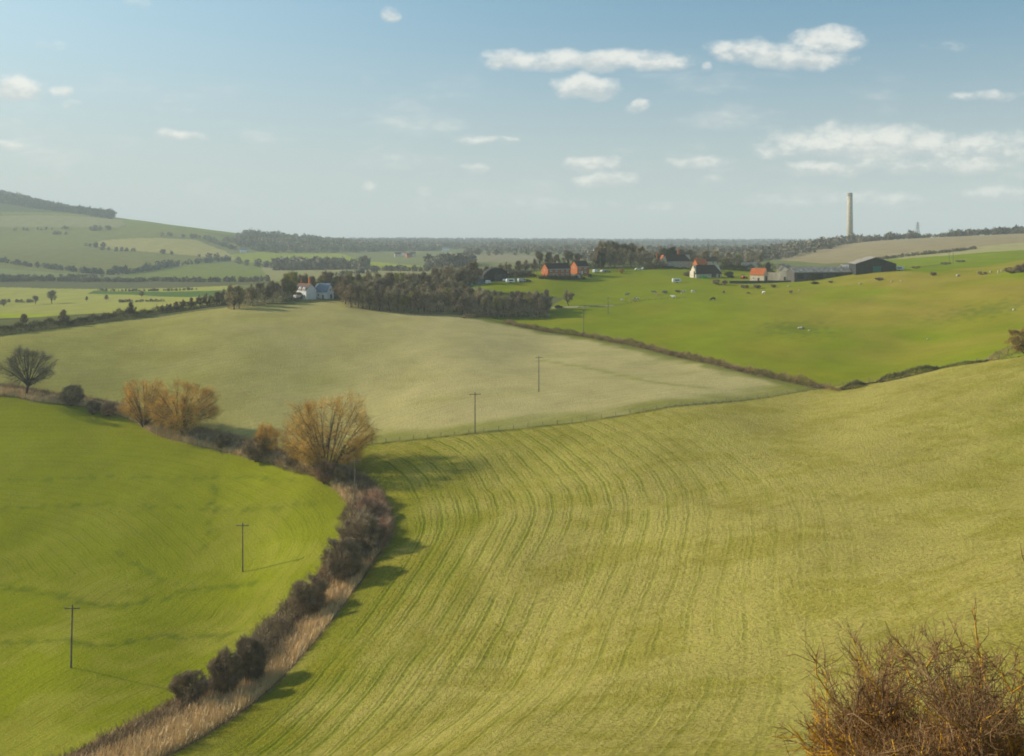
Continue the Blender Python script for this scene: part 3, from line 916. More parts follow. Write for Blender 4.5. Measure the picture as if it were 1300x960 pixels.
H_ = lambda *p: [(q.x, q.y) for q in rayline(p)]
ditch_thicket('tangled brown thicket joining the tall bushes on the ditch bend', H_((446, 652), (458, 672), (456, 700), (440, 722), (424, 744)), 4.2, 5.5, 'twig_brown', 301, 330)
ditch_thicket('low reddish bramble bank along the right edge of the ditch bend', H_((470, 632), (484, 655), (486, 682), (472, 705)), 2.6, 3.2, 'twig_red', 302, 240)
ditch_thicket('dark low scrub between the lone round bush and the bottom pair', H_((384, 766), (360, 796), (333, 826), (316, 852), (296, 872)), 3.3, 5.6, 'twig_brown', 303, 330)
ditch_thicket('dark scrub under the golden willows along the ditch', H_((150, 521), (180, 533), (230, 549), (290, 567), (330, 579), (372, 596), (415, 606)), 1.9, 2.4, 'twig_brown', 304, 110)
hedge('hedge', 'long low reddish hedge between the beige field and the green pasture', H_(*HEDGE_PIX[1:-1], (1040, 492)), 1.9, 2.4, 'hedge_red', 5, 140, 0.6, 0.07)
hedge('hedge', 'pale thin hedge end where the pasture corner meets the fence', H_((1040, 491), (1055, 495), (1068, 496)), 1.4, 2.0, 'hedge_red', 6, 90, 0.5, 0.06)
hedge('hedge', 'short dark clipped hedge on the fence at the pasture corner', H_((1066, 495), (1080, 493), (1096, 488)), 1.7, 2.0, 'hedge_dark', 7, 220, 0.5, 0.07, vary=0.12)
hedge('hedge', 'longer dark hedge on the fence line further right', H_((1114, 486), (1150, 478), (1190, 468.5)), 1.9, 2.2, 'hedge_dark', 8, 240, 0.5, 0.07, vary=0.12)
hedge('hedge', 'thin low strip of hedge between the two dark hedges on the fence', H_((1096, 488), (1114, 486)), 0.8, 1.0, 'hedge_dark', 27, 160, 0.35, 0.06)
hedge('hedge', 'thin rough hedge strip along the fence right of the longer dark hedge', H_((1190, 468.5), (1222, 463.5), (1254, 459)), 0.9, 1.1, 'hedge_dark', 28, 150, 0.35, 0.06)
hedge('hedge', 'brown scrubby hedge at the right end of the fence line', H_((1254, 459), (1275, 452), (1305, 446)), 2.3, 4.0, 'scrub', 9, 130, 0.6, 0.07)
hedge('hedge', 'dark hedge on the crest of the beige field running to the left edge', H_((-40, 430), (0, 424.5), (60, 417), (120, 409), (180, 401), (240, 393), (300, 385.5)), 3.2, 3.5, 'hedge_dark', 10, 120, 0.9, 0.13)
hedge('hedge', 'low hedge below the white house garden', H_((358, 383), (385, 379.5), (405, 378.5)), 1.3, 1.4, 'hedge_dark', 11, 120, 0.5, 0.09)
hedge('hedge', 'low dark hedge beside the lane at the corner of the woods', H_((586, 404), (605, 402), (622, 401)), 1.4, 2.0, 'scrub', 12, 120, 0.6, 0.08)


# ------------------------------------------------------------------ trees of the middle distance, copied from a few kinds
def proto(name, H, R, twig, seed, **kw):
    d = dict(n_main=14, n_sub=130, n_twig=1700, tl=1.6, tw=0.11, low=0.03, up=0.5, th=H*0.16)
    d.update(kw)
    return tree(name, 'x', 'tree', (0, -60, -60), H, R, 'bark_dark', twig, None, seed=seed, **d)

P_round = [proto('bare_tree', 12, 4.6, 'twig_wood', 61), proto('bare_tree', 12, 3.8, 'twig_brown', 62), proto('bare_tree', 12, 4.2, 'twig_wood', 63, up=0.7),
           proto('bare_tree', 12, 3.2, 'twig_green', 64), proto('bare_tree', 12, 5.0, 'twig_grey', 65, low=0.2, n_twig=1500)]
P_ever = proto('evergreen_tree', 12, 4.2, 'evergreen', 66, n_twig=4200, tw=0.2, low=0.05)
P_bush = tree('bush', 'x', 'bush', (0, -60, -60), 4, 2.6, 'bark_dark', 'twig_brown', None, seed=67, n_main=20, n_sub=90, n_twig=1500, tl=0.7, tw=0.09, base='stems', low=0.02, wood='stems', r0=0.08)
P_bushg = tree('bush', 'x', 'bush', (0, -60, -60), 4, 2.6, 'bark_dark', 'evergreen', None, seed=68, n_main=20, n_sub=90, n_twig=2600, tl=0.6, tw=0.12, base='stems', low=0.02, wood='stems', r0=0.08)
P_gorse = tree('gorse_bush', 'x', 'bush', (0, -60, -60), 4, 2.6, 'bark_dark', 'gorse', None, seed=69, n_main=20, n_sub=90, n_twig=2600, tl=0.5, tw=0.12, base='stems', low=0.02, wood='stems', r0=0.08)
R_ = random.Random(5)

def put(pr, p, H, label, group=None, wide=1.0, base=12.0):
    s = H/base
    return dup(pr, p, R_.uniform(0, 6.28), (s*wide, s*wide, s), label, group)

ORD = ['first', 'second', 'third', 'fourth', 'fifth', 'sixth', 'seventh', 'eighth', 'ninth', 'tenth', 'eleventh', 'twelfth', 'thirteenth', 'fourteenth', 'fifteenth', 'sixteenth', 'seventeenth', 'eighteenth', 'nineteenth', 'twentieth']
WOODS = 'bare brown tree crowded among others in the dense wood between white house and brick houses'
WG = 'trees of the dense wood'
cnt = 0
def woodrow(u0, u1, step, D0, D1, H0, H1, label=WOODS, group=WG, kinds=(0, 1, 2, 3, 0, 1), wide=(0.9, 1.3)):
    global cnt
    u = u0; i_ = 0
    while u <= u1:
        f = (u-u0)/(u1-u0)
        D = D0+(D1-D0)*f+R_.uniform(-6, 6)
        lb_ = label % ORD[min(i_, 19)] if '%s' in label else label
        put(P_round[R_.choice(kinds)], at(u+R_.uniform(-1.5, 1.5), D), (H0+(H1-H0)*f)*R_.uniform(0.84, 1.12), lb_, group, R_.uniform(*wide)); cnt += 1; i_ += 1
        u += step*R_.uniform(0.75, 1.25)
woodrow(446, 700, 8, 499, 494, 12.0, 10.0)
woodrow(560, 700, 10, 506, 502, 11.0, 10.0)
woodrow(440, 700, 9, 510, 506, 13.5, 10.5)
woodrow(436, 600, 10, 528, 524, 15.0, 13.0)
woodrow(432, 596, 11, 556, 560, 16.0, 15.5)
woodrow(500, 600, 12, 590, 600, 14.5, 15)
woodrow(545, 600, 12, 625, 640, 13, 13)
woodrow(296, 372, 8, 486, 530, 11.5, 12.5, 'bare tree left of the white house, %s from the left in its row', 'trees behind the white house', wide=(0.85, 1.15))
woodrow(370, 434, 8, 550, 556, 15, 14, 'bare tree behind the white house and blue roof, %s from the left', 'trees behind the white house', kinds=(1, 3, 1, 0))
for i, u in enumerate((206, 214, 224, 232, 243, 255, 264, 276, 287, 297)):
    q = ray(u, np.interp(u, (180, 240, 300), (400.5, 392.5, 385)))
    put(P_round[R_.choice((0, 1, 2))], q, 4.0+i*0.55, 'bare tree in the crest hedge, %s from its lower left end' % ORD[i], 'trees in the crest hedge', 1.25)
for u, h, lb in ((81, 7.5, 'small dark tree alone in the crest hedge near the left'), (30, 5.5, 'grey bushy tree in crest hedge nearest the left edge'), (166, 7.5, 'brown tree in the crest hedge, right of its small dark tree')):
    put(P_round[1], ray(u, 413 if u < 100 else 402), h, lb, None, 1.3)
woodrow(600, 680, 11, 655, 660, 8.5, 8.5, 'small bare tree behind the rounded dark barn, %s from the left', 'trees behind the dark barn')
woodrow(686, 745, 12, 690, 700, 12, 10, 'bare tree rising behind the brick houses, %s from the left', 'trees behind the dark barn', kinds=(4, 1))
woodrow(758, 826, 9, 690, 705, 15, 12, 'bare tree in front row of the tall clump between houses, %s from the left', 'trees between the houses', wide=(1.0, 1.3))
woodrow(765, 815, 12, 720, 730, 17, 14, 'tall tree at back of the clump between houses, %s from the left', 'trees between the houses', kinds=(4, 0))
put(P_ever, at(763, 672), 13, 'dark evergreen tree at left end of the clump beside the brick houses', None, 0.75)
put(P_ever, at(853, 722), 13.5, 'dark evergreen tree rising behind the long-roofed house')
put(P_ever, at(975, 700), 8.0, 'small dark evergreen on the edge of the beige down above the farm', None, 0.7)
woodrow(872, 968, 11, 740, 780, 9, 8, 'low bare tree behind the stone barn, %s from the left in the nearer row', 'trees behind the farm cottages')
woodrow(836, 880, 9, 730, 735, 12, 11, 'tree crowding behind the long-roofed house, %s from the left', 'trees behind the farm cottages', kinds=(0, 2, 4))
woodrow(880, 965, 13, 850, 900, 13, 12, 'wide bare tree beyond the farm cottages, %s from the left in the farther row', 'trees behind the farm cottages', wide=(1.2, 1.6))
put(P_round[2], ray(722, 388), 8.6, 'lone small tree beside the lane in the pasture', None, 1.15)
put(P_bush, ray(629, 404), 3.3, 'dark bush at the end of the reddish hedge near the lane', None, 1.3, 4)
put(P_gorse, at(789, 655), 3.2, 'yellow flowering bush by the garden left of the long-roofed house', None, 1.4, 4)
put(P_gorse, ray(341, 378), 3.3, 'yellow flowering bush in the white house garden', None, 0.9, 4)
put(P_bushg, at(1032, 583), 4.6, 'olive ivy-covered bush against the long farm shed', None, 1.0, 4)
for i, (u, v, h, w, lb) in enumerate([(875, 351, 3.0, 2.6, 'brown bush left of the stone barn doorway'), (914, 362, 3.6, 2.2, 'brown bush by the track below the stone barn'), (925, 351, 3.4, 1.7, 'olive bush between the stone barn and red tractor'),
                                      (945, 366, 2.2, 2.0, 'dark scrub bush below the farm wall, leftmost of three'), (960, 366, 2.4, 2.0, 'dark scrub bush below the farm wall, middle of three'), (981, 365, 2.0, 1.8, 'dark scrub bush below the farm wall, rightmost of three'),
                                      (1055, 359, 1.3, 2.5, 'low brown scrub below the long shed'), (1116, 356, 1.8, 2.4, 'reddish scrub patch below the black barn'), (1184, 350, 2.2, 1.6, 'dark scrub bush alone right of the white stones'),
                                      (1247, 349, 1.9, 2.0, 'dark scrub bush beside the standing pale stones'), (1201, 336, 1.8, 3.6, 'dark scrub on the green edge, left one'), (1219, 333, 1.8, 3.4, 'dark scrub on the green edge, right one'),
                                      (1284, 347, 3.2, 1.8, 'dark bush near the right edge above the pasture, lower one'), (1297, 346, 4.6, 1.3, 'dark bush near the right edge above the pasture, upper one'), (844, 372, 1.6, 1.8, 'small dark scrub among the cows'), (860, 371, 1.4, 2.8, 'low scrub line beside the pale cows'),
                                      (1163, 341, 1.6, 2.8, 'low dark scrub right of the white van'), (1034, 361, 1.6, 2.4, 'green tussock bush below the stone gable')]):
    put(P_bushg if i in (2, 17) else P_bush, ray(u, v, 300), h, lb, None, w, 4)
tree('bush', 'large orange-green bush at the right edge beside the fence', 'bush', ray(1304, 452), 8.5, 5.5, 'bark_dark', 'willow_low', None, seed=90, n_main=26, n_sub=160, n_twig=6000, tl=1.1, tw=0.09, base='stems', low=0.02, wood='stems', r0=0.12)
for u, D, h, w, lb in ((45, 860, 8, 1.2, 'round bush in the bright valley fields, left one of a close pair'), (66, 860, 12, 1.1, 'round bush in the bright valley fields, right one of a close pair'), (4, 850, 6.5, 1.5, 'round dark bush in the valley at the left edge'),
                       (110, 870, 5, .8, 'tiny tree in the tan valley field'), (135, 875, 5, 1.4, 'low tree on the field line in the valley'), (180, 880, 6, 1.2, 'small tree on the dark field line right of the valley middle')):
    put(P_round[4] if h > 7 else P_round[1], at(u, D), h, lb, None, w*1.1)
for pr in P_round+[P_ever, P_bush, P_bushg, P_gorse]:
    for c in list(pr.children): bpy.data.objects.remove(c)
    bpy.data.objects.remove(pr)


def understory(label, ud, h, w, m, seed, dens=34):
    hedge('undergrowth', label, [tuple(at(u, D)[:2]) for u, D in ud], h, w, m, seed, dens, 1.5, 0.16, 'undergrowth', None, 0.3)
understory('dark brambly edge under the front trees of the dense wood', ((442, 500), (520, 495), (600, 492), (698, 489)), 4.8, 7, 'twig_wood', 401, 60)
understory('dark thicket in the middle of the dense wood', ((436, 524), (520, 520), (604, 518)), 8.0, 9, 'twig_wood', 402, 60)
understory('dark thicket at the back of the dense wood', ((432, 560), (520, 575), (604, 600)), 9.0, 9, 'twig_wood', 403, 55)
understory('dark undergrowth below the trees left of the white house', ((290, 486), (310, 491), (340, 508), (372, 526)), 5.5, 6, 'twig_wood', 404, 60)
understory('dark thicket directly behind the white house', ((368, 545), (400, 548), (436, 552)), 8.5, 7, 'twig_wood', 405, 60)
understory('rough hedgerow behind the rounded barn and brick houses', ((560, 650), (620, 655), (690, 668), (760, 690)), 4.5, 4, 'hedge_dark', 406, 44)
understory('dark shrubs under the tall clump of trees between the houses', ((756, 684), (790, 692), (830, 700)), 6.0, 6, 'twig_wood', 407, 60)
understory('dark hedgerow behind the stone barn and cottages', ((868, 748), (920, 765), (985, 780)), 5.0, 5, 'hedge_dark', 408, 50)
understory('dark bushes between the tall clump and the long-roofed house', ((818, 676), (832, 682), (846, 690)), 4.5, 4, 'hedge_dark', 410, 80)
understory('dark ivy-covered scrub behind the stone barn gable', ((912, 700), (940, 704), (960, 706)), 4.0, 4, 'evergreen', 411, 80)
understory('dark scrub between the long-roofed house and the stone barn', ((876, 655), (884, 648)), 3.6, 3, 'evergreen', 412, 90)
understory('dark hedge in front of the brick houses', ((684, 612), (712, 612), (742, 620)), 1.8, 2, 'hedge_dark', 413, 90)
understory('low dark garden hedge behind the parked vans', ((640, 618), (680, 622)), 2.6, 2.5, 'hedge_dark', 409, 90)


# ------------------------------------------------------------------ far woods and hedgerows
def far_trees(P, H, seed, tris=46, wide=0.42):
    r = np.random.default_rng(seed); n = len(P)
    hh = H*r.uniform(0.7, 1.25, n)
    cen = P+np.column_stack([np.zeros(n), np.zeros(n), hh*0.55])
    u = r.normal(size=(n, tris, 3)); u /= np.linalg.norm(u, axis=2, keepdims=True)
    u *= r.uniform(0.3, 1.0, (n, tris, 1))**0.4
    c = cen[:, None]+u*np.stack([hh*wide, hh*wide, hh*0.5], -1)[:, None]
    s = (hh*0.17)[:, None, None]
    v = np.stack([c+r.normal(size=c.shape)*s for _ in range(3)], 2).reshape(-1, 3)
    return v

def woodland(name, regions, m, seed, label=None):
    """far wood read as one mass; regions: (list of (u, D) corners, number, height)"""
    V = []
    r = np.random.default_rng(seed)
    for pol, n, H in regions:
        if len(pol) == 2:
            (u0, D0), (u1, D1) = pol; t = r.uniform(0, 1, n)
            u = u0+(u1-u0)*t; D = (D0+(D1-D0)*t)*(1+r.normal(size=n)*0.002)
        else:
            pu = [p[0] for p in pol]; pd = [p[1] for p in pol]; u = np.empty(0); D = np.empty(0)
            while len(u) < n:
                a = r.uniform(min(pu), max(pu), 4000); b = r.uniform(min(pd), max(pd), 4000)
                ok = inpoly(a, b, pol); u = np.concatenate([u, a[ok]]); D = np.concatenate([D, b[ok]])
            u, D = u[:n], D[:n]
        x = (u-U0)/F*D
        P = np.column_stack([x, D, ground_z(x, D)])
        V.append(far_trees(P, H, seed+n))
    V = np.concatenate(V)
    o = link(name, mesh_from(name, V, np.arange(len(V)).reshape(-1, 3)), M[m])
    o['kind'] = 'stuff'
    return o

def hl(pix, H, per=0.5, Dmin=600):
    """hedgerow following sights"""
    out = []
    pp = [ray(a, b, Dmin) for a, b in pix]
    for a, b in zip(pp[:-1], pp[1:]):
        ua, ub = a.x/a.y*F+U0, b.x/b.y*F+U0
        out.append(([(ua, a.y), (ub, b.y)], max(3, int(abs(ub-ua)*per)), H))
    return out

woodland('ridge_wood', [([(-500, 2800), (0, 2850), (80, 2750), (142, 2650), (145, 3000), (60, 3300), (0, 3500), (-500, 3700)], 3200, 16)], 'wood_far_dark', 101)
woodland('hillside_wood', [([(295, 2150), (350, 2050), (420, 2150), (520, 2350), (560, 2500), (560, 3000), (330, 2700), (300, 2400)], 900, 13),
                           ([(470, 2600), (760, 2500), (760, 3400), (470, 3600)], 700, 12)], 'wood_far', 102)
woodland('valley_copse', [([(345, 1420), (465, 1300), (465, 1360), (345, 1500)], 130, 13), ([(300, 1620), (345, 1500), (345, 1560), (300, 1680)], 20, 8)], 'wood_far', 103)
woodland('distant_wood', [([(300, 3600), (1320, 3600), (1500, 6800), (200, 6800)], 4600, 11), ([(-200, 4200), (300, 3600), (300, 5200), (-200, 5200)], 300, 16)], 'wood_far_dark', 104)
woodland('village_wood', [([(590, 1650), (760, 1500), (1000, 1400), (1020, 1900), (760, 2400), (590, 2400)], 420, 9), ([(740, 1050), (960, 1000), (960, 1300), (740, 1300)], 130, 9),
                          ([(545, 1150), (600, 1180), (600, 1350), (545, 1300)], 60, 12)], 'wood_far', 105)
woodland('down_edge_wood', [([(940, 1020), (985, 1060), (1050, 1270), (1108, 1520), (1080, 1650), (1000, 1500), (930, 1200)], 240, 10)], 'wood_far', 106)
woodland('skyline_hedgerow', [([(1095, 1500), (1160, 1470)], 50, 7), ([(1160, 1470), (1230, 1440)], 26, 5), ([(1160, 1470), (1310, 1400)], 110, 5), ([(1205, 1450), (1310, 1400)], 60, 8), ([(1310, 1400), (1700, 1300)], 150, 7), ([(1125, 1480), (1175, 1470)], 12, 9)], 'wood_far', 107)
woodland('down_hedgerow', hl([(1112, 331), (1150, 326), (1200, 321), (1240, 316)], 2.4, 0.9, 600), 'wood_far', 108)
woodland('hill_hedgerow', hl([(-200, 326), (0, 333), (50, 340), (110, 347), (150, 349), (190, 344), (230, 337), (300, 331)], 6.5, 0.55, 1100)
         + hl([(145, 347), (200, 342), (235, 335)], 9, 0.2, 1100), 'wood_far_dark', 109)
woodland('hill_scrub', hl([(110, 316), (150, 319), (190, 320), (230, 325), (290, 329)], 7, 0.11, 1500)+hl([(5, 293), (90, 291)], 6, 0.16, 1800)+hl([(60, 296), (85, 299)], 7, .3, 1800)
         + hl([(115, 293), (140, 292)], 9, .4, 1800)+hl([(108, 313), (116, 313)], 8, .5, 1500)+hl([(120, 314), (133, 314)], 9, .6, 1500)+hl([(205, 300), (300, 308)], 8, .28, 1500)+hl([(262, 306), (300, 318)], 8, .5, 1500), 'wood_far', 110)
woodland('valley_scrub', hl([(-200, 359), (0, 358), (60, 357), (150, 358), (200, 357), (300, 358), (340, 357)], 4.5, 0.9, 900)+hl([(-100, 355), (60, 354), (130, 352)], 4.5, 0.5, 900)
         + hl([(420, 351), (480, 346)], 4, 0.6, 900)+hl([(455, 343), (545, 345)], 5, 0.7, 900)+hl([(120, 369), (180, 370), (250, 368)], 2.0, 0.6, 700)
         + hl([(150, 384), (210, 383)], 2.0, 0.6, 600)+hl([(-60, 385), (10, 384), (40, 384)], 2.5, 0.5, 600), 'wood_far', 111)
print('wood trees', cnt)

# ------------------------------------------------------------------ buildings
M['brick'] = mat_courses('brick', (0.50, 0.115, 0.025), (0.40, 0.20, 0.10))
M['stone'] = mat_courses('stone', (0.62, 0.55, 0.42), (0.45, 0.41, 0.33), 0.18, 0.4, var=0.25)
M['flint'] = mat_courses('flint', (0.42, 0.38, 0.30), (0.36, 0.33, 0.27), 0.16, 0.3, var=0.3)
M['render_white'] = mat('render_white', (0.82, 0.80, 0.76), var=0.08, scale=0.6)
M['render_cream'] = mat('render_cream', (0.66, 0.55, 0.40), var=0.12, scale=0.6)
M['tile_dark'] = mat_courses('tile_dark', (0.055, 0.042, 0.034), (0.03, 0.025, 0.02), 0.25, 0.2, var=0.3)
M['tile_brown'] = mat_courses('tile_brown', (0.20, 0.115, 0.075), (0.06, 0.04, 0.03), 0.25, 0.2, var=0.3)
M['tile_orange'] = mat_courses('tile_orange', (0.56, 0.15, 0.04), (0.3, 0.1, 0.05), 0.25, 0.2, var=0.25)
M['slate'] = mat_courses('slate', (0.20, 0.27, 0.36), (0.09, 0.11, 0.14), 0.28, 0.3, var=0.15)
M['sheet_grey'] = mat('sheet_grey', (0.30, 0.275, 0.235), var=0.25, scale=0.5)
M['sheet_light'] = mat('sheet_light', (0.48, 0.46, 0.42), var=0.2, scale=0.5)
M['sheet_black'] = mat('sheet_black', (0.030, 0.034, 0.034), var=0.3, scale=0.7)
M['boards'] = mat('boards', (0.085, 0.078, 0.07), var=0.35, scale=2)
M['door_green'] = mat('door_green', (0.03, 0.15, 0.12), var=0.2)
M['paint_white'] = mat('paint_white', (0.8, 0.8, 0.78), rough=0.4, var=0.05)
M['glass'] = mat('glass', (0.03, 0.04, 0.05), rough=0.12, var=0.1, spec=0.6)
M['pale_glass'] = mat('pale_glass', (0.16, 0.2, 0.24), rough=0.1, var=0.1, spec=0.6)
M['concrete'] = mat('concrete', (0.46, 0.40, 0.29), var=0.15, scale=0.2)
M['steel'] = mat('steel', (0.25, 0.26, 0.27), rough=0.5, var=0.1)
M['tyre'] = mat('tyre', (0.02, 0.02, 0.02), var=0.1)
for nm, c in (('car_white', (0.8, 0.8, 0.8)), ('car_silver', (0.5, 0.52, 0.55)), ('car_dark', (0.03, 0.035, 0.045)), ('car_blue', (0.16, 0.26, 0.36)), ('car_teal', (0.05, 0.42, 0.36)), ('car_red', (0.72, 0.10, 0.03)), ('car_green', (0.04, 0.40, 0.12))):
    M[nm] = mat(nm, c, rough=0.35, var=0.05, spec=0.5)
M['pole'] = mat('pole', (0.17, 0.15, 0.12), var=0.3, scale=1.5)
M['post'] = mat('post', (0.20, 0.17, 0.13), var=0.3, scale=2)
M['chalk'] = mat('chalk', (0.40, 0.37, 0.27), var=0.15, scale=3, bump=0.4)


def gable_wall(parent, L, W, eave, ridge, m, name='wall', x0=None):
    x0 = -L/2 if x0 is None else x0
    return MB().prism([(-W/2, -1.2), (W/2, -1.2), (W/2, eave), (0, ridge), (-W/2, eave)], x0, x0+L, 'x').build(name, M[m], parent)


def gable_roof(parent, L, W, eave, ridge, m, over=0.35, th=0.16, name='roof', hipl=0.0, hipr=0.0):
    """two tiled slopes; hipl / hipr: how far the ridge stops short at either end"""
    sl = (ridge-eave)/(W/2)
    yo = W/2+over; zo = eave-over*sl+0.05; x0, x1 = -L/2-over*0.7, L/2+over*0.7; zr = ridge+0.05
    a, b = x0+hipl, x1-hipr
    vs = [(x0, -yo, zo), (x1, -yo, zo), (x1, yo, zo), (x0, yo, zo), (a, 0, zr), (b, 0, zr)]
    vs += [(x, y, z+th) for x, y, z in vs]
    fs = [(0, 1, 5, 4), (3, 4, 5, 2), (6, 10, 11, 7), (9, 8, 11, 10), (0, 6, 7, 1), (2, 8, 9, 3)]
    if hipl: fs += [(0, 4, 3), (6, 9, 10), (0, 3, 9, 6)]
    else: fs += [(0, 4, 10, 6), (4, 3, 9, 10)]
    if hipr: fs += [(1, 2, 5), (7, 11, 8), (1, 7, 8, 2)]
    else: fs += [(1, 7, 11, 5), (5, 11, 8, 2)]
    return MB().add(vs, fs).build(name, M[m], parent)


def window(parent, x, z, w, h, yf, face='front', m='glass', frame=True):
    """a framed window standing a little proud of the wall; the pane is a sub-part"""
    f = MB(); g = MB(); t = 0.09
    if face == 'front':
        f.box(x-w/2, x+w/2, yf-0.05, yf+0.02, z, z+t).box(x-w/2, x+w/2, yf-0.05, yf+0.02, z+h-t, z+h)
        f.box(x-w/2, x-w/2+t, yf-0.05, yf+0.02, z+t, z+h-t).box(x+w/2-t, x+w/2, yf-0.05, yf+0.02, z+t, z+h-t).box(x-t/2, x+t/2, yf-0.05, yf+0.02, z+t, z+h-t)
        f.box(x-w/2-0.06, x+w/2+0.06, yf-0.12, yf+0.02, z-0.1, z)
        g.box(x-w/2+0.02, x+w/2-0.02, yf-0.025, yf+0.02, z+0.02, z+h-0.02)
    else:     # on an end wall; yf is the x of the wall, x the position along y
        d = -1 if face == 'left' else 1
        a, b = sorted((yf+0.05*d, yf-0.02*d)); a2, b2 = sorted((yf+0.025*d, yf-0.02*d))
        f.box(a, b, x-w/2, x+w/2, z, z+t).box(a, b, x-w/2, x+w/2, z+h-t, z+h).box(a, b, x-w/2, x-w/2+t, z+t, z+h-t).box(a, b, x+w/2-t, x+w/2, z+t, z+h-t)
        g.box(a2, b2, x-w/2+0.02, x+w/2-0.02, z+0.02, z+h-0.02)
    fo = f.build('window', M['paint_white'], parent)
    g.build('pane', M[m], fo)
    return fo


def door(parent, x, w, h, yf, m='boards', face='front', z0=0.0, name='door'):
    d = MB()
    if face == 'front': d.box(x-w/2, x+w/2, yf-0.08, yf+0.02, z0, z0+h).box(x-w/2+0.1, x-0.04, yf-0.11, yf-0.08, z0+0.15, z0+h-0.15).box(x+0.04, x+w/2-0.1, yf-0.11, yf-0.08, z0+0.15, z0+h-0.15)
    else:
        s = -1 if face == 'left' else 1
        a, b = sorted((yf+0.08*s, yf-0.02*s)); d.box(a, b, x-w/2, x+w/2, z0, z0+h)
    return d.build(name, M[m], parent)


def chimney(parent, x, y, z0, z1, w=0.9, m='brick', pots=2):
    c = MB().box(x-w/2, x+w/2, y-w*0.35, y+w*0.35, z0, z1).box(x-w/2-0.06, x+w/2+0.06, y-w*0.35-0.06, y+w*0.35+0.06, z1-0.35, z1-0.15)
    o = c.build('chimney', M[m], parent)
    p = MB()
    for i in range(pots):
        xx = x-w*0.22+i*w*0.44 if pots > 1 else x
        p.tube([(xx, y, z1-0.02), (xx, y, z1+0.45)], [0.14, 0.11], 8)
    p.build('chimney_pot', M['tile_orange'], o)
    return o

S_ = 1.0
# --- white farmhouse with the slate-roofed wing
p = ray(387, 379, 420)
t = thing('farmhouse', 'white farmhouse with tall orange chimney and white dormer gables at the end of the woods', 'house', p, math.radians(-44))
k = p.y/F
L = 28*k
gable_wall(t, L, 6.5, 4.9, 8.0, 'render_white'); rf_ = gable_roof(t, L, 6.5, 4.9, 8.0, 'tile_brown', 0.3)
for x in (-L*0.36, 0.03*L, 0.34*L):
    MB().add([(x-1.15, -3.45, 4.4), (x+1.15, -3.45, 4.4), (x+1.15, -3.45, 5.6), (x, -3.45, 7.0 if x < -1 else 6.6), (x-1.15, -3.45, 5.6), (x-1.15, -0.6, 4.4), (x+1.15, -0.6, 4.4), (x+1.15, -0.6, 5.6), (x, -0.6, 7.0 if x < -1 else 6.6), (x-1.15, -0.6, 5.6)],
             [(0, 1, 2, 3, 4), (9, 8, 7, 6, 5), (0, 4, 9, 5), (1, 6, 7, 2), (2, 7, 8, 3), (3, 8, 9, 4)]).build('dormer', M['render_white'], rf_)
    window(t, x, 4.75, 1.0, 0.9, -3.46)
for x in (-0.38*L, -0.2*L, 0.2*L, 0.38*L): window(t, x, 1.0, 1.2, 1.3, -3.25)
chimney(t, 0.32*L, 0.3, 6.5, 11.3, 1.1); chimney(t, -0.33*L, 0.5, 6.8, 9.6, 0.8)
MB().prism([(-1.9, 2.35), (1.9, 2.35), (0.9, 3.5), (-0.9, 3.5)], -6.2, -3.27, 'y').build('porch_roof', M['tile_brown'], t)
MB().box(-1.6, 1.6, -5.9, -3.27, -1, 2.34).build('porch', M['render_white'], t)
door(t, 0.9, 1.0, 2.0, -5.9, 'car_blue')
MB().box(-L/2-1.3, -L/2-0.02, -2.6, 1.5, -1, 2.2).build('lean_to', M['brick'], t)
p = ray(410, 379, 420)
t = thing('barn', 'white gabled barn with blue slate roof joined to the right of white farmhouse', 'barn', p+Vector((0, 1.5, 0)), math.radians(-28))
gable_wall(t, 9.4, 6.2, 3.9, 8.0, 'render_white'); gable_roof(t, 9.4, 6.2, 3.9, 8.0, 'slate', 0.3, hipl=2.2)
window(t, -1.0, 1.3, 1.0, 1.1, -3.1); window(t, 0, 4.2, 0.9, 1.0, 4.7, 'right'); door(t, 2.2, 1.1, 2.0, -3.1); door(t, 0.6, 1.6, 2.3, 4.7, 'boards', 'right')
p = ray(426, 378.5, 420)
t = thing('shed', 'low dark shed in the trees right of blue-roofed barn', 'shed', p, 0.1)
gable_wall(t, 6.0, 3.5, 2.2, 3.4, 'boards'); gable_roof(t, 6.0, 3.5, 2.2, 3.4, 'tile_dark', 0.2)
door(t, 1.5, 1.0, 1.8, -1.75, 'sheet_black')

# --- dark barn with rounded roof and its open shed
D = 602
p = at(630, D)
t = thing('barn', 'large dark barn with rounded roof left of the brick houses', 'barn', p, 0.1)
prof = [(-7.2, -1), (7.2, -1), (7.2, 3.9), (5.6, 6.0), (3.0, 7.3), (0, 7.8), (-3.0, 7.1), (-5.6, 5.4), (-7.2, 3.9)]
MB().prism(prof, 0, 16, 'y').build('wall', M['sheet_black'], t)
prof2 = [(7.5, 3.7), (5.8, 6.1), (3.1, 7.5), (0, 8.0), (-3.1, 7.3), (-5.8, 5.6), (-7.5, 3.7), (-7.5, 3.9), (-5.9, 5.8), (-3.2, 7.5), (0, 8.2), (3.2, 7.7), (5.9, 6.3), (7.5, 3.9)]
MB().prism(prof2, -0.4, 16.4, 'y').build('roof', M['sheet_black'], t)
door(t, 1.2, 4.5, 4.2, 0, 'boards', name='barn_door')
p = at(603, D+1)
t = thing('shed', 'low open-fronted shed with sloping brown roof on the left of rounded dark barn', 'shed', p, 0.05)
MB().box(-5.6, 5.8, 0, 6, -1, 3.0).build('wall', M['car_blue'], t)
MB().prism([(-6.0, 3.2), (2.2, 3.6), (7.2, 5.0), (7.2, 5.25), (2.2, 3.85), (-6.0, 3.45)], -0.5, 6.4, 'y').build('roof', M['tile_brown'], t)
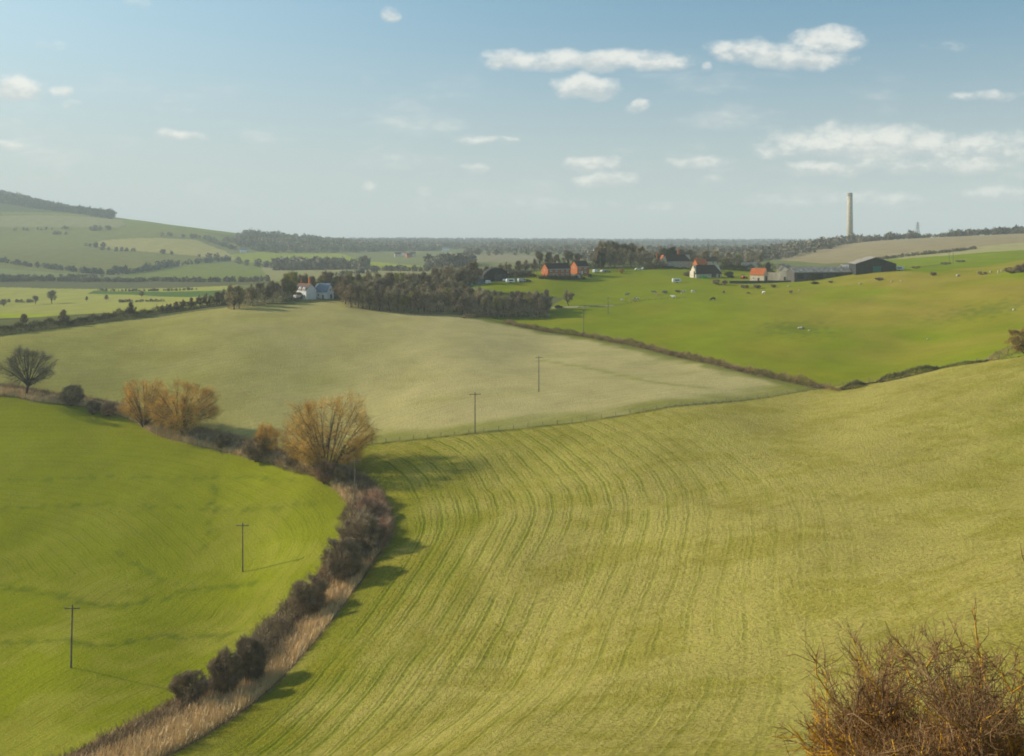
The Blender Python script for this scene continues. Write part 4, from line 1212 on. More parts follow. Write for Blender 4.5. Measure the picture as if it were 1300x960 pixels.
for x in (-5.7, -1.6, 2.2, 5.9): MB().box(x-.15, x+.15, -0.4, -0.1, -0.5, 3.3).build('post', M['flint'], t)
door(t, -1.5, 3.0, 2.4, 0, 'glass', name='shed_door')
p = at(660, 628)
t = thing('shed', 'low dark shed behind the parked vans between rounded barn and brick houses', 'shed', p, 0.05)
gable_wall(t, 14, 5, 2.4, 3.4, 'boards'); gable_roof(t, 14, 5, 2.4, 3.4, 'sheet_black', 0.2); door(t, -3, 2.4, 2.0, -2.5, 'sheet_light')

# --- brick houses
def brick_house(label, u, D, L, W, rot, eave, ridge, wins, ch):
    p = at(u, D)
    t = thing('brick_house', label, 'house', p, rot)
    gable_wall(t, L, W, eave, ridge, 'brick'); gable_roof(t, L, W, eave, ridge, 'tile_dark', 0.35)
    for x in wins:
        for z in (1.0, 3.5): window(t, x, z, 1.7, 1.25, -W/2, m='pale_glass')
    window(t, 0.2, 3.6, 0.9, 1.1, -L/2, 'left', 'pale_glass')
    door(t, wins[0]+1.9, 1.0, 2.0, -W/2, 'paint_white')
    MB().box(-L/2, L/2, -W/2-0.42, -W/2-0.30, eave-0.30, eave-0.12).build('gutter', M['paint_white'], t)
    for x in ch: chimney(t, x, 0.3, ridge-0.5, ridge+1.3, 0.9, 'flint')
    return t
ang = math.radians(33)
brick_house('long brick house with lit orange gable, the left one of two by the vans', 706, 622, 17.5, 7.0, ang, 5.0, 8.3, (-6.3, -2.2, 2.4, 6.3), (1.2,))
brick_house('shorter brick house with lit orange gable, the right one of two', 736, 640, 9.5, 7.4, ang, 5.0, 8.4, (-2.8, 1.8), (1.4,))

# --- long-roofed house beyond the pasture
p = at(860, 700)
t = thing('farmhouse', 'large house with long dark tiled roof and pale gabled wing on its left', 'house', p, 0.05)
gable_wall(t, 17, 8, 4.6, 8.8, 'flint'); gable_roof(t, 17, 8, 4.6, 8.8, 'tile_dark', 0.4, hipr=3.6)
for x in (-6, -2.5, 1.2, 5.2):
    window(t, x, 2.9, 1.5, 1.2, -4.0, m='pale_glass'); window(t, x, 0.6, 1.5, 1.3, -4.0, m='pale_glass')
chimney(t, 1.0, 0.6, 8.2, 12.2, 1.2, 'brick', 3)
w_ = MB().prism([(-2.1, -1), (2.1, -1), (2.1, 5.0), (0, 8.2), (-2.1, 5.0)], -5.4, 1.0, 'y')
w_.v = [(x-10.8, y, z) for x, y, z in w_.v]; w_.build('wing', M['render_cream'], t)
r2 = MB().prism([(-2.4, 4.7), (0, 8.35), (2.4, 4.7), (2.4, 4.95), (0, 8.6), (-2.4, 4.95)], -5.6, 1.2, 'y')
r2.v = [(x-10.8, y, z) for x, y, z in r2.v]; r2.build('wing_roof', M['tile_orange'], t)
MB().box(-16.2, -13.0, -3, 1.5, -1, 4.5).build('annexe', M['render_cream'], t)
MB().prism([(-16.4, 4.3), (-13.0, 5.9), (-13.0, 6.1), (-16.4, 4.5)], -3.2, 1.7, 'y').build('annexe_roof', M['tile_brown'], t)
chimney(t, -14.4, 0, 4.6, 9.9, 0.9, 'brick', 1)
window(t, -10.8, 3.3, 1.0, 1.2, -5.4, m='pale_glass')
hedge('hedge', 'clipped dark hedge in front of the long-roofed house', [tuple(at(u_, 684)[:2]) for u_ in (820, 845, 875)], 1.8, 1.6, 'evergreen', 201, 160, 0.5, 0.12)
hedge('hedge', 'clipped dark hedge on the skyline right of the stone barn', [tuple(at(u_, 705)[:2]) for u_ in (914, 932, 951)], 3.2, 2.2, 'evergreen', 202, 200, 0.5, 0.14)
hedge('hedge', 'second clipped dark hedge above the small orange-roofed building', [tuple(at(u_, 702)[:2]) for u_ in (963, 974, 984)], 2.8, 2.2, 'evergreen', 203, 200, 0.5, 0.14)

# --- stone barn with hipped dark roof
p = at(896, 632)
t = thing('barn', 'old stone barn with big dark hipped roof and lit left end', 'barn', p, math.radians(17))
gable_wall(t, 18, 8.5, 2.6, 7.6, 'stone'); gable_roof(t, 18, 8.5, 2.6, 7.6, 'tile_dark', 0.45, hipl=2.6, hipr=3.2)
MB().box(-9.9, -9.05, -2.6, 2.6, -1, 4.0).build('buttress', M['stone'], t)
door(t, 3.4, 3.2, 2.3, -4.25, 'boards', name='cart_door'); door(t, 7.2, 1.2, 1.9, -4.25); window(t, -4, 1.0, 1.0, 0.8, -4.25); window(t, 0, 1.0, 1.0, 0.8, -4.25)
p = at(889, 690)
t = thing('cottage', 'cottage with bright orange tiled roof showing above the stone barn', 'house', p, 0.3)
gable_wall(t, 8, 6, 4.2, 7.2, 'brick'); gable_roof(t, 8, 6, 4.2, 7.2, 'tile_orange', 0.3); chimney(t, -2.5, 0, 6.7, 8.2); window(t, 1, 2.4, 1.3, 1.1, -3.0)
p = at(902, 735)
t = thing('cottage', 'cottage with tall pale chimney behind the stone barn', 'house', p, -0.2)
gable_wall(t, 9, 6, 4.0, 7.0, 'render_cream'); gable_roof(t, 9, 6, 4.0, 7.0, 'tile_dark', 0.3); chimney(t, 0, 0, 6.5, 10.0, 1.2, 'render_cream'); window(t, 2, 2.2, 1.3, 1.1, -3.0)
p = at(951, 760)
t = thing('bungalow', 'grey bungalow half hidden by hedges above the small orange-roofed building', 'house', p, 0.05)
gable_wall(t, 11, 6, 2.4, 4.8, 'render_cream'); gable_roof(t, 11, 6, 2.4, 4.8, 'sheet_grey', 0.3); window(t, -2, 0.9, 1.6, 1.1, -3.0); window(t, 2.5, 0.9, 1.6, 1.1, -3.0)

# --- small orange-roofed building, stone gables, long shed, black barn
p = ray(965, 357, 500)
D0 = p.y
t = thing('outbuilding', 'small pale outbuilding with bright orange tiled roof', 'outbuilding', p+Vector((0, 3, 0)), math.radians(-36))
gable_wall(t, 9.0, 6.5, 3.9, 7.6, 'render_cream'); gable_roof(t, 9.0, 6.5, 3.9, 7.6, 'tile_orange', 0.25)
door(t, 0.4, 2.4, 3.0, 4.5, 'sheet_black', 'right'); door(t, 1.0, 1.1, 2.0, -3.25); window(t, -2.2, 1.2, 1.0, 1.0, -3.25)
p = ray(1000, 356, 500)
t = thing('stone_barn', 'pale stone barn end with two gables beside the long shed', 'barn', p+Vector((0, 4.0, 0)), math.radians(-30))
MB().prism([(-3.0, -1), (3.0, -1), (3.0, 6.0), (0, 8.6), (-3.0, 6.0)], -3.5, 9, 'y').build('wall', M['stone'], t)
MB().prism([(-3.3, 5.75), (0, 8.75), (3.3, 5.75), (3.3, 6.0), (0, 9.0), (-3.3, 6.0)], -3.7, 9.2, 'y').build('roof', M['sheet_grey'], t)
w2 = MB().prism([(-7.2, -1), (-2.4, -1), (-2.4, 7.2), (-4.8, 9.6), (-7.2, 7.2)], 6, 14, 'y').build('wing', M['flint'], t)
MB().prism([(-7.5, 7.0), (-4.8, 9.75), (-2.1, 7.0), (-2.1, 7.2), (-4.8, 9.95), (-7.5, 7.2)], 5.8, 14.2, 'y').build('wing_roof', M['sheet_grey'], t)
MB().box(-14.0, -3.1, -2.6, -2.0, -1, 4.6).build('yard_wall', M['stone'], t)
window(t, 0, 5.0, 0.8, 0.9, -3.5, m='glass'); door(t, 0.2, 1.2, 2.1, -3.5)
p = ray(1043, 354, 500)
t = thing('long_shed', 'long low farm shed with grey sheet roof and dark open front', 'shed', p+Vector((0, 5.5, 0)), math.radians(9))
L = 36.0
MB().prism([(-5.5, -2), (5.5, -2), (5.5, 3.9), (0, 6.7), (-5.5, 3.9)], -L/2, L/2, 'x').build('wall', M['boards'], t)
gable_roof(t, L, 11, 3.9, 6.7, 'sheet_grey', 0.35)
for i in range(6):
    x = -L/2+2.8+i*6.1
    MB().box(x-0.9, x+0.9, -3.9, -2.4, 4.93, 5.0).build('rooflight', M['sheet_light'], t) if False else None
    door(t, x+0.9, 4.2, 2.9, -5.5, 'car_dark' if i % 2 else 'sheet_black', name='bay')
for i in range(5):
    x = -L/2+5+i*6.4
    sl = (6.7-3.9)/5.5
    z0, z1 = 3.9+sl*1.2+0.25, 3.9+sl*2.3+0.25
    MB().add([(x-0.7, -4.3, z0), (x+0.7, -4.3, z0), (x+0.7, -3.2, z1), (x-0.7, -3.2, z1), (x-0.7, -4.3, z0+.05), (x+0.7, -4.3, z0+.05), (x+0.7, -3.2, z1+.05), (x-0.7, -3.2, z1+.05)],
             [(0, 3, 2, 1), (4, 5, 6, 7), (0, 1, 5, 4), (1, 2, 6, 5), (2, 3, 7, 6), (3, 0, 4, 7)]).build('rooflight', M['sheet_light'], t)
p = ray(1113, 346, 500)
t = thing('barn', 'large black gabled barn with green door at right end of the farm', 'barn', p+Vector((0, 1, 0)), math.radians(-10))
MB().prism([(-11.2, -2), (11.2, -2), (11.2, 5.0), (0, 8.6), (-11.2, 5.0)], 0, 26, 'y').build('wall', M['sheet_black'], t)
MB().prism([(-11.6, 4.8), (0, 8.7), (11.6, 4.8), (11.6, 5.0), (0, 8.95), (-11.6, 5.0)], -0.5, 26.5, 'y').build('roof', M['sheet_grey'], t)
door(t, 0.5, 4.6, 3.6, 0, 'door_green', name='barn_door')
p = at(1088, 625)
t = thing('shed', 'low shed with pale sheet roof between long shed and black barn', 'shed', p, math.radians(5))
gable_wall(t, 20, 9, 2.8, 4.8, 'boards'); gable_roof(t, 20, 9, 2.8, 4.8, 'sheet_light', 0.3); door(t, 2, 3, 2.2, -4.5, 'sheet_black')
# low farm wall, the shade it stands in put into its dark colour
p0, p1 = ray(926, 360, 500), ray(1007, 357.5, 500)
d_ = p1-p0
t = MB().box(0, d_.xy.length, -0.3, 0.3, -1.5, 1.4).box(-0.15, d_.xy.length+0.15, -0.38, 0.38, 1.4, 1.55).build('farm_wall', M['car_dark'])
M['car_dark'].node_tree.nodes['Principled BSDF'].inputs['Roughness'].default_value = 0.5
t.location = p0; t.rotation_euler = (0, 0, math.atan2(d_.y, d_.x)); tag(t, 'long low wall with shade painted into its dark colour below the orange-roofed outbuilding', 'wall')

# --- far houses
def far_house(label, u, D, L, W, e, r_, wall, roof, rot=0.0, name='cottage'):
    p = at(u, D); t = thing(name, label, 'house', p, rot)
    gable_wall(t, L, W, e, r_, wall); gable_roof(t, L, W, e, r_, roof, 0.3)
    window(t, -L*0.25, e*0.35, 1.6, 1.4, -W/2); window(t, L*0.25, e*0.35, 1.6, 1.4, -W/2); chimney(t, L*0.3, 0, r_-0.6, r_+1.4)
    return t
far_house('tiny white house far off at the edge of the hillside wood', 309, 2000, 13, 9, 5.5, 9, 'render_white', 'slate', 0.3)
far_house('pale house far off right of the valley fields, leftmost of a row of four', 505, 1900, 12, 8, 5, 8, 'render_cream', 'tile_dark', 0.2)
far_house('pale house far off in the row of four, second from left, white walls', 513, 1950, 10, 8, 5, 8, 'render_white', 'tile_brown', -0.3)
far_house('brown-roofed house far off in the row of four, third from left', 519, 1850, 11, 8, 5, 8, 'brick', 'tile_brown', 0.5)
far_house('cream house far off, rightmost in the row of four', 524, 1900, 11, 8, 5, 8, 'render_cream', 'tile_dark', 0.1)
far_house('tiny pinkish house among the distant trees left of the brick houses', 671, 1900, 14, 9, 5, 9, 'render_cream', 'tile_brown', 0.3)
far_house('tiny pale house among distant trees above the shorter brick house', 706, 2000, 14, 9, 6, 9, 'render_white', 'slate', 0.1)
far_house('tiny pale house in distant trees between brick houses and tall clump', 758, 1700, 12, 8, 5, 9, 'render_cream', 'slate', 0.1)
far_house('tiny white house in the far trees left of centre', 566, 2300, 16, 9, 6, 9, 'render_white', 'slate', 0.0)

# --- chimney stack
D = 1800
top = -(245-V0)/F*D
p = at(1079, D)
t = thing('factory_chimney', 'tall pale concrete factory chimney rising behind the down', 'chimney', p)
h = top-p.z
MB().tube([(0, 0, -2), (0, 0, h*0.5), (0, 0, h-6)], [5.6, 5.0, 4.6], 24).build('shaft', M['concrete'], t, smooth=True)
MB().tube([(0, 0, h-6.2), (0, 0, h-5), (0, 0, h-1.2), (0, 0, h)], [4.65, 4.68, 4.62, 4.2], 24).build('cap', M['sheet_grey'], t)

# --- pylon on the skyline
p = at(1165, 1900)
h = -(282-V0)/F*1900-p.z
t = thing('pylon', 'lattice electricity pylon on the skyline right of the tall chimney', 'pylon', p, 0.35)
m_ = MB()
def wx(f): return 4.2*(1-f)**1.3+0.55
N_ = 9
for sx in (-1, 1):
    for sy in (-1, 1): m_.tube([(sx*wx(i/N_), sy*wx(i/N_), h*i/N_) for i in range(N_+1)], [0.42]*(N_+1), 4)
for i in range(N_):
    a, b = wx(i/N_), wx((i+1)/N_); za, zb = h*i/N_, h*(i+1)/N_
    for s1 in (-1, 1):
        m_.tube([(-a, s1*a, za), (b, s1*b, zb)], [.2]*2, 3); m_.tube([(a, s1*a, za), (-b, s1*b, zb)], [.2]*2, 3)
        m_.tube([(s1*a, -a, za), (s1*b, b, zb)], [.2]*2, 3); m_.tube([(s1*a, a, za), (s1*b, -b, zb)], [.2]*2, 3)
m_.build('tower', M['steel'], t)
for f, w in ((0.66, 6.0), (0.80, 7.2), (0.93, 5.2)):
    MB().tube([(-w, 0, h*f), (0, 0, h*f+0.6), (w, 0, h*f)], [0.13, 0.28, 0.13], 4).tube([(-w, 0, h*f), (-0.8, 0, h*f+1.8), (0.8, 0, h*f+1.8), (w, 0, h*f)], [0.12]*4, 4).build('cross_arm', M['steel'], t)

# ------------------------------------------------------------------ poles
def pole(label, u, v, vtop, u_arm=None, rot=0.0, arm=2.2, group='wooden electricity poles', D=None, lean=0.0):
    p = ray(u, v) if D is None else at(u, D)
    k = p.y/F; h = (v-vtop)*k if D is None else vtop
    t = thing('electricity_pole', label, 'pole', p, rot, group)
    MB().tube([(0, 0, -0.8), (lean*0.5, 0, h*0.5), (lean, 0, h)], [0.165, 0.14, 0.115], 8).build('pole', M['pole'], t)
    MB().box(-arm/2+lean, arm/2+lean, -0.20, -0.08, h-0.62, h-0.45).build('cross_arm', M['pole'], t)
    for x in (-arm/2+0.12, 0, arm/2-0.12):
        z = h-0.45 if x else h-0.02
        MB().tube([(x+lean, -0.14 if x else 0, z), (x+lean, -0.14 if x else 0, z+0.12), (x+lean, -0.14 if x else 0, z+0.30)], [0.03, 0.085, 0.05], 6).build('insulator', M['flint'], t)
    return t
pole('dark wooden pole in the left field, nearest to the bottom left corner', 90, 848, 768, arm=2.5, lean=0.25)
pole('wooden pole standing in the left field, above and right of the corner one', 308, 726, 664, arm=2.7)
pole('wooden pole in the ditch scrub below the large willow', 450, 641, 583, arm=2.2, lean=0.2)
pole('wooden pole on the fence line at the foot of the beige field', 603, 551, 498, arm=3.0, rot=0.2)
pole('wooden pole standing inside the beige field on a patch of bare soil', 684, 498, 452, arm=2.2, rot=0.2)
pole('far thin pole behind the reddish hedge in the pasture', 741, 422, 393, arm=1.8, rot=0.2)
pole('far thin pole in the pasture, further up the slope beside the cows', 772, 398, 377, arm=1.8, rot=0.2)
pole('left one of twin poles on the green bank right of the farm', 1205, 0, 9.5, arm=1.4, D=680)
pole('right one of twin poles on the green bank right of the farm', 1210, 0, 9.5, arm=1.4, D=684)
pole('thin pole in front of the tall tree clump left of long-roofed house', 762, 0, 10.0, arm=1.2, D=668)
pole('thin pole beside the brick house gable', 681, 0, 8.0, arm=1.2, D=612)

# ------------------------------------------------------------------ fence along the foot of the field
base = Vector((fence_l[0][0], fence_l[0][1], 0)); base.z = zat(base.x, base.y)
t = thing('post_and_wire_fence', 'long thin post and wire fence between the beige field and the near field', 'fence', base)
FL = resample([tuple(q) for q in fence_l], 3.9)
FL = FL[[i for i in range(len(FL)) if FL[i][0]/FL[i][1]*F+U0 < 1340]][:98]
tops = []
r = random.Random(3)
for i, (x, y) in enumerate(FL):
    z = zat(x, y); hh = r.uniform(1.15, 1.45); lx, ly = r.uniform(-.06, .06), r.uniform(-.06, .06)
    a = Vector((x, y, z))-base
    o = MB().tube([(0, 0, -0.4), (lx, ly, hh)], [0.085, 0.075], 5).build('post', M['post'], t)
    o.location = a
    tops.append((a, hh, lx, ly))
for lv in (0.35, 0.7, 1.0):
    m_ = MB(); m_.tube([tuple(a+Vector((lx*lv, ly*lv, lv+0.05))) for a, hh, lx, ly in tops], [0.012]*len(tops), 3); m_.build('wire', M['steel'], t)
p = ray(386, 600); o = MB().tube([(0, 0, -0.4), (0.05, 0, 1.7)], [0.14, 0.12], 6).build('gate_post', M['post']); o.location = p
tag(o, 'single dark stout post at the field edge below the large willow', 'post')
p = ray(661, 396); o = MB().tube([(0, 0, -0.4), (0, 0, 1.6)], [0.5, 0.4], 7).build('gate_post', M['scrub']); o.location = p
tag(o, 'stubby brown post beside the lane', 'post')
def rail_fence(label, pts, h=1.1, D=None, step=3.0):
    P = resample([tuple(q)[:2] for q in pts], step); b = Vector((P[0][0], P[0][1], zat(*P[0])))
    t = thing('rail_fence', label, 'fence', b)
    A = [Vector((x, y, zat(x, y)))-b for x, y in P]
    for a in A[:90]:
        o = MB().box(-.07, .07, -.07, .07, -.3, h).build('post', M['post'], t); o.location = a
    for z in (0.5, 0.95): MB().tube([tuple(a+Vector((0, -0.1, z))) for a in A], [0.05]*len(A), 4).build('rail', M['post'], t)
rail_fence('rail fence along the lane above the pasture', [ray(u, v, 350) for u, v in ((735, 391), (780, 389), (820, 382), (870, 379))])
rail_fence('pale rail fence in front of the vans and dark barn', [at(u, 594) for u in (572, 600, 630, 668)])
rail_fence('rail fence running right from the white van along the green bank', [ray(u, v, 400) for u, v in ((1150, 341), (1170, 340), (1200, 337))])

# ------------------------------------------------------------------ lane
def strip(name, pix, w, m, lift=0.06):
    L = resample(rayline(pix), 2.0)
    d = np.gradient(L, axis=0); d /= np.linalg.norm(d, axis=1, keepdims=True); n = np.column_stack([-d[:, 1], d[:, 0]])
    cols = []
    for q in np.linspace(-0.5, 0.5, 5):
        xy = L+n*w*q; cols.append(np.column_stack([xy, ground_z(xy[:, 0], xy[:, 1])+lift+0.05*(1-abs(q)*2)]))
    V = np.stack(cols, 1); k = V.shape[1]
    idx = np.arange(V.shape[0]*k).reshape(-1, k)
    Q = np.stack([idx[:-1, :-1], idx[:-1, 1:], idx[1:, 1:], idx[1:, :-1]], -1).reshape(-1, 4)
    o = link(name, mesh_from(name, V.reshape(-1, 3), Q, True), M[m]); o['kind'] = 'structure'
M['track'] = mat('track', (0.34, 0.30, 0.17), var=0.15, scale=0.4)
strip('lane', [(556, 399), (600, 398), (640, 395.5), (668, 393.5), (700, 391), (735, 389.5), (780, 388)], 4.0, 'track')

# ------------------------------------------------------------------ vehicles
def vehicle(name, label, cat, p, rot, kind, m):
    t = thing(name, label, cat, p, rot)
    if kind == 'van': Lh, W, prof, gl = 2.4, 0.95, [(-2.4, .35), (2.3, .35), (2.4, .6), (2.35, 1.0), (1.7, 1.25), (1.1, 2.1), (-2.25, 2.15), (-2.4, 1.9)], (1.15, 1.62, 1.3, 1.95)
    elif kind == 'caravan': Lh, W, prof, gl = 2.6, 1.05, [(-2.5, .45), (2.5, .45), (2.7, 1.2), (2.4, 2.4), (2.1, 2.5), (-2.3, 2.5), (-2.6, 2.3), (-2.65, 1.0)], (-1.2, 1.4, 1.2, 1.9)
    else: Lh, W, prof, gl = 2.1, 0.85, [(-2.1, .3), (2.1, .3), (2.15, .65), (2.0, .8), (1.05, .92), (.45, 1.42), (-1.1, 1.45), (-1.75, 1.0), (-2.1, .9)], (-1.2, .6, 0.98, 1.33)
    MB().prism(prof, -W, W, 'y').build('body', M[m], t, bevel=0.06)
    a, b, z0, z1 = gl
    gm = MB()
    for s in (-1, 1): gm.box(a, b, s*W-0.015, s*W+0.015, z0, z1)
    gm.build('side_window', M['glass'], t)
    for x in ((-1.4, 1.5) if kind != 'caravan' else (0,)):
        for s in (-1, 1):
            MB().tube([(x, s*(W-0.12), .33), (x, s*(W+0.04), .33)], [.33, .33], 12).build('wheel', M['tyre'], t)
    return t
VH = [('parked_van', 'teal green van in front of the blue-walled shed', 'van', 597, 590, 0.2, 'van', 'car_teal'), ('parked_van', 'white and blue van in front of the dark rounded barn', 'van', 620, 592, 1.2, 'van', 'car_white'),
      ('parked_van', 'pale square van right of the rounded barn, left one of two', 'van', 648, 592, 0.35, 'caravan', 'car_white'), ('parked_van', 'pale van right of the rounded barn, right one of two', 'van', 662, 596, 0.5, 'van', 'car_silver'),
      ('parked_car', 'small white car beside the left pale van', 'car', 641, 600, 1.2, 'car', 'car_white'), ('parked_car', 'blue-grey car left of the white and blue van', 'car', 611, 590, 0.6, 'car', 'car_blue'),
      ('parked_car', 'dark car right of the pale vans', 'car', 670, 598, 0.1, 'car', 'car_dark'), ('parked_car', 'white car at the left end of the row by the dark shed', 'car', 578, 592, 0.1, 'car', 'car_white'),
      ('parked_car', 'silver car at the far left end of the row beyond the wood', 'car', 570, 594, 0.2, 'car', 'car_silver'), ('caravan', 'long white caravan in front of the shorter brick house', 'caravan', 731, 618, 0.05, 'caravan', 'car_white'),
      ('parked_van', 'dark van right of the brick houses', 'van', 749, 628, 1.3, 'van', 'car_dark'), ('parked_car', 'white car by the tall tree clump, left one of two', 'car', 756, 655, 0.9, 'van', 'car_white'),
      ('parked_car', 'white car by the tall tree clump, right one of two', 'car', 765, 660, 0.9, 'car', 'car_white'), ('parked_car', 'dark blue car beside the white cars under the trees', 'car', 771, 660, 0.0, 'car', 'car_blue'),
      ('parked_car', 'white car in front of the garden of the long-roofed house', 'car', 810, 672, 0.2, 'car', 'car_white'), ('parked_car', 'silver car beside the white one at the long-roofed house', 'car', 817, 676, 0.9, 'car', 'car_silver')]
for nm, lb, ct_, u, D, rz, kd, m in VH: vehicle(nm, lb, ct_, at(u, D), rz, kd, m)
vehicle('caravan', 'white caravan parked below the stone barn', 'caravan', ray(859, 359, 450), 0.1, 'caravan', 'car_white')
vehicle('caravan', 'white trailer parked against the right side of black barn', 'caravan', ray(1141, 343.5, 450), 0.0, 'caravan', 'car_white')
vehicle('parked_car', 'dark car parked on the lane under the lone small tree', 'car', ray(709, 391), 0.1, 'car', 'car_dark')
vehicle('parked_van', 'small white van seen end-on on the lane by the wood', 'van', ray(667, 394), 1.45, 'van', 'car_white')

def tractor(label, p, rot, m):
    t = thing('tractor', label, 'tractor', p, rot)
    MB().prism([(0.2, .7), (2.2, .7), (2.3, 1.5), (0.2, 1.7)], -.42, .42, 'y').build('bonnet', M[m], t, bevel=.05)
    MB().box(-1.5, 0.2, -.75, .75, 0.8, 1.7).build('body', M[m], t, bevel=.05)
    c = MB().box(-1.3, 0.1, -.72, .72, 2.75, 2.9)
    for x in (-1.25, 0.05):
        for y in (-.68, .68): c.box(x-.05, x+.05, y-.05, y+.05, 1.7, 2.75)
    c.build('cab', M['car_dark'], t)
    for x, rr in ((-.9, .85), (1.6, .5)):
        for s in (-1, 1): MB().tube([(x, s*.72, rr), (x, s*1.12, rr)], [rr, rr], 16).build('wheel', M['tyre'], t)
    MB().tube([(1.2, .2, 1.6), (1.2, .2, 2.5)], [.05, .05], 6).build('exhaust', M['steel'], t)
tractor('bright orange-red tractor beside the long low wall', ray(946, 354.5, 500)+Vector((0, 3, 0)), 0.5, 'car_red')
tractor('dark muddy tractor left of the orange-red one', ray(932, 354, 500)+Vector((0, 9, 0)), 2.6, 'car_dark')
p = ray(894, 353.5, 480)
t = thing('skip', 'bright green metal skip in front of the stone barn', 'skip', p, 0.1)
MB().prism([(-1.2, 0.1), (1.2, 0.1), (1.9, 1.6), (-1.9, 1.6)], -0.9, 0.9, 'y').build('bin', M['car_green'], t)
MB().box(-2.0, 2.0, -1.0, -0.9, 1.45, 1.62).build('rim', M['car_green'], t)
p = ray(903, 352.5, 480)
t = thing('skip', 'rusty brown metal skip right of the green one', 'skip', p, 0.1)
MB().prism([(-1.2, 0.1), (1.2, 0.1), (1.9, 1.6), (-1.9, 1.6)], -0.9, 0.9, 'y').build('bin', M['tile_brown'], t)
MB().box(-2.0, 2.0, -1.0, -0.9, 1.45, 1.62).build('rim', M['tile_brown'], t)

# ------------------------------------------------------------------ animals
def skin_mesh(name, verts, edges, radii, root=0):
    me = bpy.data.meshes.new(name); me.from_pydata(verts, edges, [])
    o = bpy.data.objects.new(name, me); COL.objects.link(o)
    md = o.modifiers.new('s', 'SKIN'); md.use_smooth_shade = True
    for v, rr in zip(me.skin_vertices[0].data, radii): v.radius = rr if hasattr(rr, '__len__') else (rr, rr)
    me.skin_vertices[0].data[root].use_root = True
    o.modifiers.new('u', 'SUBSURF').levels = 1
    bpy.context.view_layer.update()
    out = bpy.data.meshes.new_from_object(o.evaluated_get(bpy.context.evaluated_depsgraph_get()))
    bpy.data.objects.remove(o); bpy.data.meshes.remove(me)
    return out

def cow_mesh(name, pose):
    # x forward; pelvis, back, shoulder, neck, head, muzzle
    g = pose == 'graze'
    v = [(-.8, 0, 1.12), (-.2, 0, 1.05), (.5, 0, 1.08), (.85, 0, 1.15 if not g else .95), (1.15, 0, 1.40 if not g else .55), (1.42, 0, 1.30 if not g else .22), (1.62, 0, 1.14 if not g else .06), (-1.02, 0, 1.15), (-1.10, 0, .55)]
    rad = [(.30, .34), (.36, .42), (.30, .40), (.20, .27), (.14, .18), (.13, .15), (.08, .09), (.05, .05), (.04, .05)]
    e = [(0, 1), (1, 2), (2, 3), (3, 4), (4, 5), (5, 6), (0, 7), (7, 8)]
    for s in (-1, 1):
        n = len(v)
        v += [(-.85, s*.22, .85), (-.72, s*.23, .62), (-.92, s*.23, .38), (-.86, s*.23, .03)]; rad += [.19, .13, .07, .07]; e += [(0, n), (n, n+1), (n+1, n+2), (n+2, n+3)]
        n = len(v)
        v += [(.52, s*.20, .80), (.55, s*.21, .42), (.52, s*.21, .03)]; rad += [.15, .08, .07]; e += [(2, n), (n, n+1), (n+1, n+2)]
        n = len(v)
        v += [(v[4][0]+.08, s*.16, v[4][2]+.07), (v[4][0]+.03, s*.27, v[4][2]+.05)]; rad += [.05, .03]; e += [(4, n), (n, n+1)]
    return skin_mesh(name, v, e, rad, 1)

cow_s, cow_g = cow_mesh('cow', 'stand'), cow_mesh('cow', 'graze')
def hide(name, a, b=None, sc=1.1):
    m = bpy.data.materials.new(name); m.use_nodes = True; N = NT(m.node_tree); bs = m.node_tree.nodes['Principled BSDF']
    tc = N.n('ShaderNodeTexCoord'); nz = N.noise(tc.outputs['Object'], sc, 1)
    N.put(bs.inputs['Base Color'], N.mix(N.mr(nz, 0.48, 0.52), c4(a), c4(b or a))); bs.inputs['Roughness'].default_value = 0.8
    return m
HD = {'black': hide('hide_black', (0.02, 0.018, 0.016)), 'white': hide('hide_white', (0.75, 0.72, 0.66)), 'tan': hide('hide_tan', (0.55, 0.36, 0.17)), 'brown': hide('hide_brown', (0.22, 0.08, 0.035)),
      'grey': hide('hide_grey', (0.20, 0.18, 0.18)), 'pied': hide('hide_pied', (0.72, 0.70, 0.64), (0.05, 0.04, 0.035)), 'roan': hide('hide_roan', (0.72, 0.68, 0.6), (0.3, 0.13, 0.06))}
def cow(label, u, v, col, pose, rot, sc=1.15):
    src = cow_s if pose == 's' else cow_g
    me = src.copy(); me.materials.clear(); me.materials.append(HD[col])
    o = bpy.data.objects.new('cow', me); COL.objects.link(o)
    o.location = ray(u, v, 350); o.rotation_euler = (0, 0, rot); o.scale = (sc,)*3
    tag(o, label, 'cow', 'cattle grazing on the pasture')
cow('large black cow grazing alone low in the pasture', 905, 382, 'black', 'g', 3.4, 1.3)
cow('black cow seen from the front above the grazing black cow', 919, 373, 'black', 's', -1.5, 1.15)
cow('small black cow near the right end of the herd', 1004, 373, 'black', 's', -1.3)
cow('reddish brown cow grazing below the scrub bushes', 950, 374, 'brown', 'g', 0.3, .95)
cow('pale patched cow right of the reddish brown cow', 969, 374, 'pied', 's', -1.2)
cow('white cow lowest in the middle of the herd', 855, 379, 'white', 's', 2.7)
cow('red and white cow by the low scrub line', 867, 373, 'roan', 's', 0.2)
cow('cream cow right of the red and white cow', 880, 372, 'white', 'g', 0.4)
cow('dark grey cow at the top left of the middle herd', 830, 373, 'grey', 's', 3.0)
cow('grey cow beside the tan cow', 843, 373, 'grey', 's', 0.2)
cow('tan cow with pale flank left of the white cow', 835, 376, 'tan', 's', 2.9)
cow('grey cow standing alone left of the herd', 796, 376, 'grey', 's', 0.1)
cow('tan cow of the lower left pair', 803, 383, 'tan', 's', 3.0)
cow('black and white cow of the lower left pair', 808, 382, 'pied', 's', 0.2)
